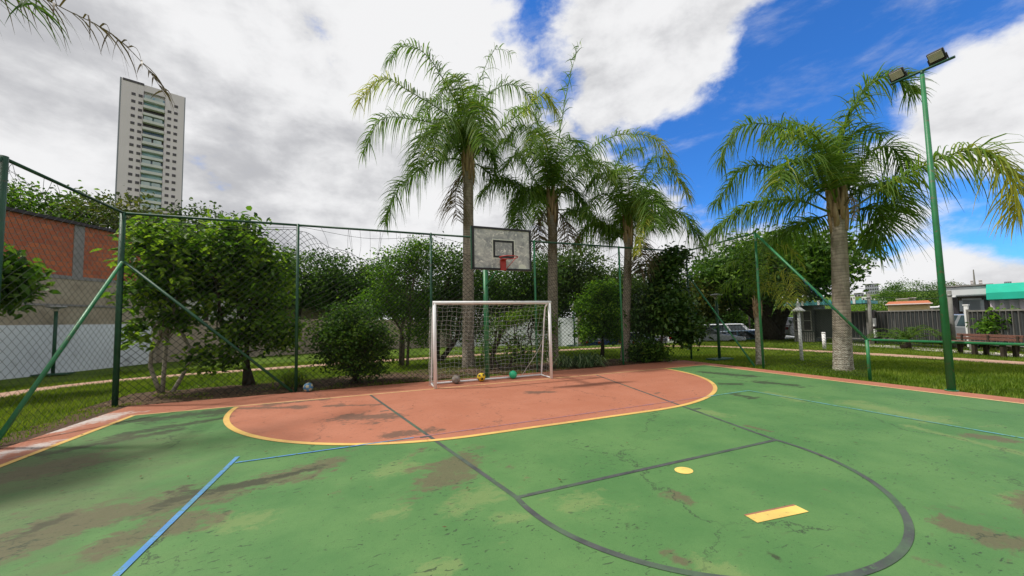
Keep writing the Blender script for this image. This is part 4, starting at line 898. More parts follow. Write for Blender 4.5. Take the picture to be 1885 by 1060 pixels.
tree('shade_tree', 'dark dense tree between the backboard and the leaning palm trunk', (5.2, 16.4, 0), [lobe_px(950, 520, 17.2, 1.3, 1.2, .9), lobe_px(990, 500, 17.4, 1.2, 1.2, .8), lobe_px(930, 570, 17.2, 1.2, 1., .7), lobe_px(985, 560, 17.2, 1., 1., .8)],
     11000, .13, .04, 'leaf_dark', 16, 'bark_dark', .10, 2, group=TG, clump=.28, per=26, tint=(.4, .22))
tree('young_tree', 'young tree with light green leaves above the goal net', (5.0, 11.7, 0), [lobe_px(985, 575, 12.7, .5, .5, .22), lobe_px(950, 585, 12.4, .35, .4, .16), lobe_px(1005, 600, 12.8, .35, .4, .3), lobe_px(1000, 640, 12.6, .25, .3, .3)],
     2600, .12, .03, 'leaf_bright', 17, 'bark_dark', .035, 2, group=TG, clump=.13, per=16, tint=(.6, .2), hang=.5)
tree('fig_shrub', 'lanky dark shrub with few leaves inside view of the goal net', (3.9, 11.6, 0), [lobe_px(915, 600, 12.2, .3, .3, .3), lobe_px(955, 640, 12.2, .4, .4, .4), lobe_px(900, 640, 12.2, .25, .3, .35)],
     900, .12, .035, 'leaf_broad', 18, 'bark_dark', .05, 4, cat='shrub', clump=.16, per=14, tint=(.4, .2))
tree('broadleaf_tree', 'vivid green small tree right of the second palm trunk', (9.35, 13.3, 0), [lobe_px(1105, 575, 16.2, .95, .8, .6), lobe_px(1112, 535, 16.2, .6, .7, .5), lobe_px(1075, 560, 16.4, .5, .6, .4), lobe_px(1085, 610, 16.0, .55, .6, .4), lobe_px(1130, 610, 16.1, .45, .6, .4)],
     9000, .12, .04, 'leaf_bright', 19, 'bark_dark', .06, 2, group=TG, clump=.16, per=16, tint=(.38, .26), nb=24)
tree('glossy_tree', 'dark glossy-leaved tree near the corner of the fence', (10.14, 11.0, 0), [lobe_px(1225, 560, 14.8, .78, .8, .7), lobe_px(1220, 500, 14.8, .6, .6, .5), lobe_px(1195, 590, 14.7, .6, .6, .5), lobe_px(1260, 600, 14.8, .5, .6, .55), lobe_px(1235, 475, 14.8, .5, .5, .22)],
     9000, .19, .05, 'leaf_glossy', 20, 'bark', .06, 2, group=TG, clump=.2, per=20, tint=(.4, .25), big=60, hang=.25)
tree('low_bush', 'low dark bush at the foot of the third palm', (9.35, 11.0, 0), [lobe_px(1192, 640, 14.3, .55, .5, .45), lobe_px(1180, 655, 14.3, .4, .4, .3), lobe_px(1210, 650, 14.4, .35, .4, .3)],
     3800, .09, .033, 'leaf_dark', 21, 'bark_dark', .025, 3, cat='bush', clump=.13, per=22, tint=(.5, .24))
tree('spreading_tree', 'broad dark tree with a thick forked trunk by the parking lot', (24.8, 15.9, 0), [lobe_px(1400, 500, 29, 4.2, 3.4, 1.7), lobe_px(1340, 520, 28.5, 2.6, 2.4, 1.5), lobe_px(1470, 480, 29, 3.2, 3., 1.6), lobe_px(1500, 515, 28.6, 2.0, 2.0, 1.0), lobe_px(1325, 545, 28.5, 1.6, 1.8, .8), lobe_px(1420, 460, 29.5, 2.6, 2.4, 1.0), lobe_px(1370, 540, 29, 2.2, 2., .6)],
     22000, .30, .085, 'leaf_dark', 22, 'bark_dark', .55, 3, clump=.5, per=30, tint=(.5, .25), nb=26, shell=.7)
for k, (x, y, D, rx, rz, seed, lab) in enumerate([(1060, 500, 26, 2.2, 1.8, 23, 'dark rounded tree showing between the second and third palms'), (1135, 530, 30, 2.4, 1.6, 24, 'dark tree behind the third palm trunk'), (1285, 545, 27, 1.3, .9, 25, 'olive green tree behind the fence corner brace'), (1190, 540, 33, 2.6, 2.0, 26, 'dark tree behind the glossy-leaved tree')]):
    p = at(x, y, D); tree('background_tree', lab, (p[0], p[1], 0), [(p[0], p[1], p[2], rx, rx, rz), (p[0]+rx*.6, p[1], p[2]-.6, rx*.7, rx*.7, rz*.7), (p[0]-rx*.6, p[1], p[2]-.5, rx*.7, rx*.7, rz*.7), (p[0], p[1], p[2]-.9, rx*.8, rx*.8, rz*.5)], 8000, .24, .07, 'leaf_far' if k != 2 else 'leaf_olive', seed, 'bark_dark', .18, 1, group='trees in the middle distance', clump=.4, per=26, tint=(.45, .25), nb=8)
# trees over and behind the walls at the back
for k, (x, y, D, rx, rz, n_, mt, lab) in enumerate([(60, 385, 32, 2.6, 1.2, 5000, 'leaf_broad', 'leafy tree top above the brick wall, at its far end'), (150, 400, 33, 2.4, 1.3, 4500, 'leaf_far', 'dark tree top above the brick wall, below the apartment tower'), (250, 420, 30, 2.6, 1.6, 6000, 'leaf_olive', 'reddish olive tree in front of the apartment tower'),
                                                 (560, 500, 30, 2.6, 1.6, 7000, 'leaf_dark', 'dark tree behind the sagging fence mesh, left one'), (630, 510, 31, 1.8, 1.5, 5000, 'leaf_dark', 'dark pointed tree behind the sagging fence mesh, middle one'), (690, 515, 32, 1.8, 1.3, 5000, 'leaf_far', 'grey green tree behind the sagging fence mesh, right one'), (380, 440, 29, 2.2, 1.8, 6000, 'leaf_far', 'dark tree behind the bushy tree at the back fence'), (1010, 545, 28, 2.2, 1.5, 6000, 'leaf_dark', 'dark tree behind the second palm trunk'), (920, 540, 27, 2.6, 1.6, 6000, 'leaf_dark', 'dark tree behind the goal, beyond the back wall'), (790, 540, 27, 2.4, 1.6, 6000, 'leaf_dark', 'dark tree left of the goal, beyond the back wall'), (470, 500, 30, 2., 1.6, 5000, 'leaf_far', 'tree beyond the back wall, behind the bushy tree')]):
    p = at(x, y, D); tree('background_tree', lab, (p[0], p[1], 0), [(p[0], p[1], p[2], rx, rx, rz), (p[0]+rx*.7, p[1], p[2]-.8, rx*.7, rx*.7, rz*.6), (p[0]-rx*.6, p[1], p[2]-.7, rx*.7, rx*.7, rz*.6), (p[0]+.2, p[1], p[2]-rz*1.1, rx*.8, rx*.8, rz*.6)], n_, .24, .065, mt, 60+k, 'bark_dark', .16, 1, group='trees beyond the walls', clump=.36, per=22, tint=(.42, .25), nb=8)
tree('large_leaf_shrub', 'large-leaved shrub at the edge of the brick wall', (*at(-60, 560, 16)[:2], 0), [lobe_px(-35, 500, 16, .65, .6, .6), lobe_px(-60, 540, 15.8, .7, .6, .5), lobe_px(5, 515, 16, .40, .40, .40)],
     2200, .26, .085, 'leaf_dark', 80, 'bark_dark', .07, 3, cat='shrub', clump=.22, per=12, tint=(.5, .3), big=30)
def strap_plant(name, label, base, n, L, w, mat, seed, spread=.25, cat='plant'):
    root = thing(name, label, cat, base); g2 = np.random.default_rng(seed); V, Q, tn = [], [], []; base = np.asarray(base, float)
    for k in range(n):
        az = g2.uniform(0, 6.28); h = np.array([math.cos(az), math.sin(az), 0]); l = L*g2.uniform(.6, 1.15); el = g2.uniform(.35, 1.35); b0 = base+np.array([g2.normal(0, spread), g2.normal(0, spread*.6), 0])
        P = spline([b0, b0+h*l*.35*math.cos(el)+(0, 0, l*.5*math.sin(el)), b0+h*l*.75*math.cos(el)+(0, 0, l*.62*math.sin(el)), b0+h*l*(.55+.45*math.cos(el))+(0, 0, max(.03, l*(.5*math.sin(el)-.25)))], 7)
        s = np.array([-h[1], h[0], 0]); ww = w*np.array([.6, .9, 1, .95, .8, .5, .05]); i0 = len(V)
        for j in range(7): V += [P[j]-s*ww[j], P[j]+s*ww[j]]
        Q += [(i0+2*j, i0+2*j+1, i0+2*j+3, i0+2*j+2) for j in range(6)]; tn += [g2.uniform(.1, .95)]*14
    o = arr_obj('leaves', V, Q, None, mat, root, tint=tn); o['kind'] = 'stuff'; return root
strap_plant('spider_plant', 'clump of striped strap leaves at the foot of the fence', (6.75, 10.75, 0), 190, .75, .016, 'strap_leaf', 90, .32)
strap_plant('grass_tuft', 'tuft of long grass at the foot of the second fence post', (-1.95, 11.3, 0), 130, .7, .009, 'grass_blade', 91, .16)
strap_plant('spider_plant', 'small strappy plant left of the striped clump', (6.1, 10.95, 0), 60, .7, .014, 'strap_leaf', 92, .1)
# cycad on the lawn before the dark fence
cy = gnd(1668, 641); root = thing('cycad', 'low cycad with arching leaves in front of the dark fence', 'plant', cy)
MB().lathe(cy+(0, 0, -.05), [(.16, 0), (.19, .15), (.15, .32), (.05, .36)], 12).build('stem', 'bark_dark', root, True)
g2 = np.random.default_rng(93)
for k in range(26):
    az = k*2.4; el = R(g2.uniform(8, 55)); ln = g2.uniform(1.2, 1.8); h = np.array([math.cos(az), math.sin(az), 0]); b0 = cy+(0, 0, .3)
    C = [b0, b0+h*ln*.4*math.cos(el)+(0, 0, ln*.33*math.sin(el)+.1), b0+h*ln*.75*math.cos(el)+(0, 0, ln*.42*math.sin(el)+.08), b0+h*ln*(.35+.62*math.cos(el))+(0, 0, ln*.3*math.sin(el)-.1)]
    V_, Q_, tn = frond_arrays(C, n=34, L=.17, seed=900+k, droop=.3, bare=.1, tint0=.15, rr_=.012); arr_obj('frond', V_, Q_, None, 'palm_leaf', root, tint=tn)
p = at(1856, 588, 23.5)
tree('leafy_shrub', 'leafy shrub on a thin stem behind the bench', (p[0], p[1], 0), [(*p, .5, .5, .32), (p[0]-.2, p[1]+.3, p[2]-.2, .35, .35, .2), (p[0]+.2, p[1]-.5, p[2]-.1, .45, .5, .25)], 1500, .14, .05, 'leaf_bright', 94, 'bark', .05, 2, cat='shrub', clump=.16, per=18, tint=(.35, .25))

# ================================================================== WALLS, TOWER AND HOUSES AT THE BACK
wa, wb = np.array([-12.1, 18.79]), np.array([-10.06, 23.07]); wd_ = unit(wb-wa); wn_ = np.array([wd_[1], -wd_[0]])     # normal towards the court
W0, W1 = wa-wd_*16, wb+wd_*.3
def wall_box(a, b, z0, z1, th, off, name, mat, parent):
    a = np.asarray(a, float); b = np.asarray(b, float); u_ = unit(b-a); n_ = np.array([u_[1], -u_[0]]); c = (a+b)/2+n_*(off-th/2)
    return MB().box((c[0], c[1], (z0+z1)/2), (np.linalg.norm(b-a), th, z1-z0), [(u_[0], u_[1], 0), (n_[0], n_[1], 0), (0, 0, 1)]).build(name, mat, parent)
bw_ = thing('boundary_wall', 'tall boundary wall, red brick over plaster over white paint', 'wall', (wa[0], wa[1], 0))
wall_box(W0, W1, -.1, 1.88, .3, .03, 'white_base', 'white_wall', bw_)
wall_box(W0, W1, 1.88, 2.62, .3, 0, 'plaster_band', 'plaster', bw_)
wall_box(W0, W1, 2.62, 2.70, .3, .035, 'string_course', 'concrete', bw_)
wall_box(W0, W1, 2.70, 3.72, .3, .0, 'plaster_wall', 'plaster', bw_)
wall_box(W0, W1, 3.72, 3.86, .3, .02, 'ring_beam', 'concrete', bw_)
# brick infill between concrete columns
L_ = np.linalg.norm(W1-W0); cols = [L_-20.5, L_-16.2, L_-11.9, L_-7.6, L_-3.05, L_-.1]
for i in range(len(cols)-1):
    a, b = W0+wd_*(cols[i]+.17), W0+wd_*(cols[i+1]-.17); wall_box(a, b, 3.86, 6.0, .2, -.03, 'brick_infill', 'brick', bw_)
for c in cols: wall_box(W0+wd_*(c-.17), W0+wd_*(c+.17), 3.86, 6.0, .24, -.01, 'concrete_column', 'concrete', bw_)
wall_box(W0, W1, 6.0, 6.12, .45, .08, 'coping', 'brown_metal', bw_)
MB().box((*(W0+wd_*(L_-1.5)+wn_*-.02), 4.35), (.35, .03, .1), [(wd_[0], wd_[1], 0), (wn_[0], wn_[1], 0), (0, 0, 1)]).build('vent_hole', 'window_dark', bw_)
bk = thing('rear_wall', 'beige garden wall behind the trees at the back', 'wall', (0, 24, 0))
pts_ = [np.array([-9.95, 23.4]), np.array([-3, 25.0]), np.array([5, 25.2]), np.array([11.3, 21.6]), np.array([12.6, 20.2])]
for i in range(4):
    wall_box(pts_[i], pts_[i+1], -.1, [2.0, 1.9, 1.9, 1.75][i], .2, 0, 'wall_panel', 'beige_wall' if i < 2 else 'white_wall', bk)
for q in pts_: MB().box((q[0], q[1], .95), (.34, .34, 2.1)).build('pier', 'beige_wall' if q[0] < 3 else 'bark', bk, bevel=.01)
# gabled shed behind the round bush
hp = at(585, 600, 33); ax = unit(np.array([hp[1], -hp[0], 0])); ay = np.array([-ax[1], ax[0], 0]); hs = thing('gabled_house', 'beige gabled house wall behind the round bush', 'house', (hp[0], hp[1], 0))
o3 = np.array([hp[0], hp[1], 0])
MB().prism([o3-ax*4.5, o3+ax*4.5, o3+ax*4.5+(0, 0, 2.9), o3+(0, 0, 4.6), o3-ax*4.5+(0, 0, 2.9)], ay*6).build('wall', 'beige_wall', hs)
MB().prism([o3-ax*4.9-ay*.3+(0, 0, 2.83), o3-ay*.3+(0, 0, 4.68), o3+ax*4.9-ay*.3+(0, 0, 2.83), o3+ax*4.9-ay*.3+(0, 0, 2.95), o3-ay*.3+(0, 0, 4.82), o3-ax*4.9-ay*.3+(0, 0, 2.95)], ay*6.6).build('roof', 'concrete', hs)
hs2p = at(365, 470, 36); o4 = np.array([hs2p[0], hs2p[1], 0]); ax2 = unit(np.array([hs2p[1], -hs2p[0], 0])); ay2 = np.array([-ax2[1], ax2[0], 0])
h2 = thing('white_house', 'pale house glimpsed through the foliage near the corner', 'house', o4)
MB().box(o4+ay2*3+(0, 0, 3.2), (7, 6, 6.6), [ax2, ay2, (0, 0, 1)]).build('wall', 'far_white', h2)
MB().box(o4+ay2*3+(0, 0, 6.6), (7.6, 6.6, .25), [ax2, ay2, (0, 0, 1)]).build('roof', 'concrete', h2)
wnd = MB().box(o4+ax2*1.2-ay2*.02+(0, 0, 4.6), (1.2, .08, 1.2), [ax2, ay2, (0, 0, 1)]).build('window', 'window_dark', h2)

# apartment tower
D_T = 230.0; tl_ = at(224, 142, D_T); dr_ = ray(340, 177); k_ = (tl_[2]-CAMZ)/dr_[2]; tr2 = dr_*k_+np.array([0, 0, CAMZ])
TX = unit(np.array([tr2[0]-tl_[0], tr2[1]-tl_[1], 0])); TN = np.array([TX[1], -TX[0], 0]); TW = np.linalg.norm((tr2-tl_)[:2]); TH = tl_[2]; T0 = np.array([tl_[0], tl_[1], 0.])
if TN@(-T0) < 0: TN = -TN
tower = thing('apartment_tower', 'tall pale apartment tower with a strip of teal balconies', 'building', T0)
AX = [TX, TN, np.array([0, 0, 1.])]
def tbox(u0, u1, z0, z1, n0, n1, name, mat, parent=tower):
    c = T0+TX*(u0+u1)/2+TN*(n0+n1)/2+np.array([0, 0, (z0+z1)/2]); return MB().box(c, (u1-u0, abs(n1-n0), z1-z0), AX).build(name, mat, parent)
tbox(0, TW*.335, 0, TH, -16, 0, 'wall_slab', 'far_wall'); tbox(TW*.68, TW, 0, TH-.5, -16, 0, 'wall_slab', 'far_wall')
tbox(TW*.335, TW*.68, 0, TH-3.2, -16, -1.6, 'recessed_wall', 'far_wall'); tbox(TW*.335, TW*.68, TH-3.2, TH-.2, -16, -.2, 'top_band', 'far_wall')
tbox(TW*.02, TW*.34, TH-.9, TH+.15, -15, .12, 'roof_edge', 'window_dark')
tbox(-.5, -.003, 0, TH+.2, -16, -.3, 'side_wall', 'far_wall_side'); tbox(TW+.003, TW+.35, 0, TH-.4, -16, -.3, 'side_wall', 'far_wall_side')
FH = 3.33; zt = TH-6.0; wsrc = None
for r_ in range(21):
    z = zt-r_*FH
    for f in (.185, .292, .755, .862):
        if r_ == 0 and f == .755: continue
        c = T0+TX*TW*f+TN*.02+np.array([0, 0, z+(.0 if f < .5 else -.35)])
        if wsrc is None: wsrc = MB().box(c, (1.25, .16, 1.25), AX).build('window', 'window_dark', tower, origin=c)
        else: share('window', wsrc, tower, c)
bsrc = gsrc = None
for r_ in range(21):
    z = zt-r_*FH-.2
    c = T0+TX*TW*.508+TN*-.2+np.array([0, 0, z-1.0])
    if bsrc is None: bsrc = MB().box(c, (TW*.335, 1.9, 1.15), AX).build('balcony', 'balcony', tower, origin=c)
    else: bsrc2 = share('balcony', bsrc, tower, c)
    c2 = T0+TX*TW*.508+TN*-1.35+np.array([0, 0, z+.62])
    tl2 = MB().box(c2, (TW*.325, .3, 2.05), AX).build('balcony_glazing', ['window_teal', 'window_blue', 'window_teal', 'window_teal', 'window_dark'][(r_*7+r_//3) % 5], tower)
    for q in (.42, .58):
        if (r_*7+int(q*100)) % 3 == 0: MB().box(T0+TX*TW*q+TN*.55+np.array([0, 0, z+.35]), (TW*.13, .2, 1.5), AX).build('glass_screen', 'window_light', tower)

# ================================================================== RIGHT SIDE: LAMPS, POSTS, BENCH, METAL FENCE
fl = thing('floodlight_post', 'tall green post with two floodlights on a tilted bar', 'floodlight', (10.80, 3.53, 0))
fz = 6.62; b3 = np.array([10.80, 3.53, 0.])
MB().tube([b3, b3+(0, 0, .02)], .095, 16).build('base_plate', 'green_paint', fl, True)
MB().tube([b3, b3+(0, 0, 3.2), b3+(0, 0, fz)], [.064, .050, .036], 18).build('pole', 'green_paint', fl, True)
arm0, arm1 = np.array([10.80, 4.02, fz+.10]), np.array([10.80, 3.06, fz+.06])
MB().tube([b3+(0, 0, fz-.02), b3+(0, 0, fz+.10)], .03, 8).build('pole_cap', 'green_dark', fl, True)
MB().tube([arm0, arm1], .028, 8).build('crossarm', 'green_dark', fl, True)
for s, yy in ((1, 3.90), (2, 3.30)):
    c = np.array([10.78, yy, fz+.25]); axf = [np.array([0, 1., 0]), unit((-.75, 0, -.66)), unit((-.66, 0, .75))]
    h_ = MB().box(c, (.24, .065, .20), axf).build('floodlight', 'black_paint', fl, bevel=.015)
    MB().box(c+axf[1]*.04, (.20, .02, .16), axf).build('lens', 'lens', h_)
    MB().box(c-axf[2]*.12, (.24, .10, .045), axf).build('driver_box', 'brown_metal', h_)
    for q in (-1, 1): MB().box(c-axf[2]*.11+axf[0]*.132*q, (.012, .03, .17), axf).build('bracket', 'black_paint', h_)
def garden_lamp(label, base, h, w=.34):
    o = thing('garden_lamp', label, 'lamp post', base, 'green garden lamp posts'); b = np.asarray(base, float)
    MB().box(b+(0, 0, .03), (.95, .42, .05)).build('foot_plate', 'green_dark', o, bevel=.008)
    MB().tube([b+(0, 0, .05), b+(0, 0, h-.12)], .05, 10).build('post', 'green_dark', o, True)
    MB().lathe(b+(0, 0, h-.14), [(.04, 0), (.09, .03), (w*.5, .07), (w*.62, .09), (w*.55, .125), (.05, .15)], 14).build('lamp_head', 'grey_metal', o, True)
    MB().lathe(b+(0, 0, h-.20), [(.05, 0), (.075, .01), (.085, .06)], 10).build('lamp_glass', 'lens', o, True)
garden_lamp('dark garden lamp on the lawn before the white wall base', (-11.0, 19.15, 0), 2.58, .45)
garden_lamp('green garden lamp on the lawn behind the sloping brace', (11.98, 9.7, 0), 2.45)
garden_lamp('green garden lamp by the white wall beside the second palm', (*gnd(1058, 636)[:2], 0), 2.5)
# lantern post and white bollards
lp = gnd(1476, 663); o = thing('lantern_post', 'white post with a bell-shaped lantern cap on the lawn', 'lamp post', lp)
MB().tube([lp, lp+(0, 0, .9), lp+(0, 0, 1.72)], [.052, .05, .04], 12).build('post', 'white_paint', o, True)
MB().lathe(lp+(0, 0, 1.70), [(.05, 0), (.19, .02), (.20, .04), (.14, .09), (.10, .13), (.075, .16)], 16).build('lantern_cap', 'white_paint', o, True)
for s in (-1, 1): MB().tube([lp+(s*.055+.05*math.cos(q)*.9, 0, 1.93+.075*math.sin(q)) for q in np.linspace(0, 6.283, 15)], .014, 6, False).build('scroll', 'white_paint', o, True)
MB().lathe(lp+(0, 0, 1.98), [(.03, 0), (.05, .03), (.02, .08), (.012, .2)], 8).build('finial', 'white_paint', o, True)
for x, y, h, r_, lab in ((1518, 643, .78, .11, 'thick white bollard behind the lantern post'), (1077, 629, .52, .07, 'white bollard on the far lawn, beside the strappy plant'), (1083, 628, .5, .07, 'white bollard on the far lawn, nearer the third palm')):
    b = gnd(x, y); o = thing('bollard', lab, 'bollard', b, 'white bollards'); MB().tube([b+(0, 0, -.05), b+(0, 0, h-.06)], r_*.62, 12).build('post', 'white_paint', o, True); MB().lathe(b+(0, 0, h-.06), [(r_*.66, 0), (r_*.68, .03), (r_*.5, .06)], 12).build('cap', 'white_paint', o, True)
# bench
be = thing('park_bench', 'long brown wooden bench with dark legs on the lawn', 'bench', gnd(1805, 652)); b0 = ORG[be.name]; e0, e1 = gnd(1748, 648)[:2], gnd(1868, 658)[:2]
u_ = np.array([*unit(e1-e0), 0]); n_ = np.array([-u_[1], u_[0], 0]); n_ = n_ if n_@b0 < 0 else -n_; LB = np.linalg.norm(e1-e0); c0 = np.array([*(e0+e1)/2, 0])
for k in range(3): MB().box(c0+n_*(.17-.16*k)+(0, 0, .44), (LB, .135, .05), [u_, n_, (0, 0, 1)]).build('seat_plank', 'bench_wood', be, bevel=.008)
for k in range(2): MB().box(c0-n_*(.28+.03*k)+(0, 0, .56+.12*k), (LB, .04, .10), [u_, n_, (0, 0, 1)]).build('backrest_plank', 'bench_wood', be, bevel=.008)
for s in (-.42, 0, .42):
    for q in (.14, -.22): MB().box(c0+u_*LB*s+n_*q+(0, 0, .2), (.11, .10, .42), [u_, n_, (0, 0, 1)]).build('leg', 'bark_dark', be, bevel=.006)
    MB().box(c0+u_*LB*(s+.03)-n_*.25+(0, 0, .45), (.06, .03, .5), [u_, n_, (0, 0, 1)]).build('back_support', 'bark_dark', be)
# dark corrugated metal fence, panel by panel
def corrugated(name, label, p0, p1, z0, z1, pitch=.2, dep=.05, mat='fence_metal', group='dark metal fence panels'):
    p0, p1 = np.asarray(p0[:2], float), np.asarray(p1[:2], float); L = np.linalg.norm(p1-p0); u1 = (p1-p0)/L; n1 = np.array([-u1[1], u1[0]]); o = thing(name, label, 'metal fence', (*((p0+p1)/2), 0), group)
    n_r = max(2, int(round(L/pitch))); V = []
    for k in range(n_r):
        for f, d in ((0, 0), (.30, 0), (.42, dep), (.88, dep)): V.append(p0+u1*(k+f)*L/n_r+n1*d)
    V.append(p1); m_ = len(V); VV = [(v[0], v[1], z0) for v in V]+[(v[0], v[1], z1) for v in V]
    MB().add(VV, [(i, i+1, i+1+m_, i+m_) for i in range(m_-1)]).build('sheet', mat, o)
    mr = MB()
    for k in range(n_r+1):
        q = p0+u1*k*L/n_r; mr.box((q[0], q[1], (z0+z1)/2), (.024, .10, z1-z0-.10), [(*u1, 0), (*n1, 0), (0, 0, 1)])
    if dep > .02: mr.build('ribs', 'rib_metal', o)['kind'] = 'stuff'
    for z in (z0-.02, z1-.03): MB().box((*((p0+p1)/2), z), (L, .09, .06), [(*u1, 0), (*n1, 0), (0, 0, 1)]).build('rail', 'pole_grey', o)
    for q in (p0, p1): MB().box((q[0], q[1], z1/2), (.09, .09, z1+.08), [(*u1, 0), (*n1, 0), (0, 0, 1)]).build('end_post', 'pole_grey', o)
    return o
def zpx(x, y, b): return CAMZ+(math.hypot(b[0], b[1])/math.hypot(*ray(x, y)[:2]))*ray(x, y)[2]
def gp(x, y): return gnd(x, y)
for x0, y0, x1, y1, zt_, lab in ((1500, 629, 1560, 631, 1.9, 'flat black metal gate panel beside the guard booth'), (1563, 631, 1601, 633, 1.72, 'short dark corrugated panel next to the stout palm trunk'), (1614, 632, 1741, 641, 1.70, 'long dark corrugated fence panel behind the cycad'), (1789, 643, 1950, 655, 1.62, 'dark corrugated fence panel behind the bench')):
    a, b = gp(x0, y0), gp(x1, y1); corrugated('metal_fence', lab, a, b, .28, zt_, .2 if x0 > 1560 else .6, .035 if x0 > 1560 else .01)
for x, y, lab, h in ((1606, 634, 'grey utility pole between two dark fence panels', 2.6), (1757, 640, 'grey concrete pole in the gap of the metal fence', 2.5)):
    b = gp(x, y); o = thing('utility_pole', lab, 'pole', b, 'poles at the street fence'); MB().tube([b, b+(0, 0, h)], [.085, .07], 10).build('pole', 'pole_grey', o, True); MB().tube([b+(0, 0, h-.25), b+(0, 0, h-.15)], .08, 10).build('band', 'grey_metal', o, True)
for i, (x, y) in enumerate(((1600, 632), (1611, 633))):
    b = gp(x, y); o = thing('gate_post', ['white striped gate post left of the grey utility pole', 'white striped gate post right of the grey utility pole'][i], 'post', b, 'striped gate posts')
    MB().tube([b, b+(0, 0, 1.75)], .06, 10).build('post', 'brown_metal', o, True)
    for z in (.55, 1.12): MB().box(b+(0, 0, z), (.2, .16, .42)).build('white_plate', 'white_paint', o, bevel=.01)
b = gp(1786, 642); o = thing('gate_post', 'white gate post beside the corrugated panel at the bench', 'post', b, 'striped gate posts'); MB().box(b+(0, 0, .95), (.12, .12, 1.75)).build('post', 'white_paint', o, bevel=.01); MB().box(b+(0, 0, 1.85), (.16, .16, .05)).build('cap', 'white_paint', o)
# guard booth
g0, g1 = gnd(1462, 629), gnd(1500, 630); uu = unit(g1-g0); nn_ = np.array([-uu[1], uu[0], 0]); nn_ = nn_ if nn_@g0 < 0 else -nn_; gb = thing('guard_booth', 'small dark guard booth with teal roof edge under the broad tree', 'booth', g0); Lg = np.linalg.norm(g1-g0); axb = [uu, nn_, np.array([0, 0, 1.])]
MB().box((g0+g1)/2-nn_*1.3+(0, 0, 1.05), (Lg, 2.4, 2.1), axb).build('wall', 'fence_metal', gb)
MB().box(g0+uu*Lg*1.6-nn_*.9+(0, 0, 2.2), (Lg*3.6, 3.2, .16), axb).build('roof', 'teal_roof', gb)
for k in range(14): MB().box(g0+uu*(Lg*1.6+(k-6.5)*Lg*.25)+nn_*.72+(0, 0, 2.24), (.10, .03, .26), axb).build('roof_rib', 'far_white' if k % 3 == 0 else 'teal_roof', gb)
for f in (.25, .7):
    w_ = MB().box(g0+uu*Lg*f-nn_*.08+(0, 0, 1.25), (Lg*.36, .06, 1.1), axb).build('window', 'window_dark', gb)
    for dx, dz, sx, sz in ((0, .57, Lg*.40, .06), (0, -.57, Lg*.40, .06), (-Lg*.19, 0, .05, 1.2), (Lg*.19, 0, .05, 1.2), (0, 0, Lg*.36, .04)): MB().box(g0+uu*(Lg*f+dx)-nn_*.03+(0, 0, 1.25+dz), (sx, .06, sz), axb).build('frame', 'pole_grey', w_)
for k in range(10): MB().box(g0+uu*Lg*(k+.5)/10-nn_*.07+(0, 0, .3), (Lg*.055, .05, .55), axb).build('board', 'pole_grey', gb)
b = gnd(1497, 628); o = thing('booth_column', 'white painted column between the booth and the black gate', 'post', b); MB().box(b+(0, 0, .95), (.16, .16, 1.9)).build('shaft', 'white_paint', o, bevel=.01); MB().box(b+(0, 0, .35), (.24, .24, .5)).build('plinth', 'white_paint', o, bevel=.01)

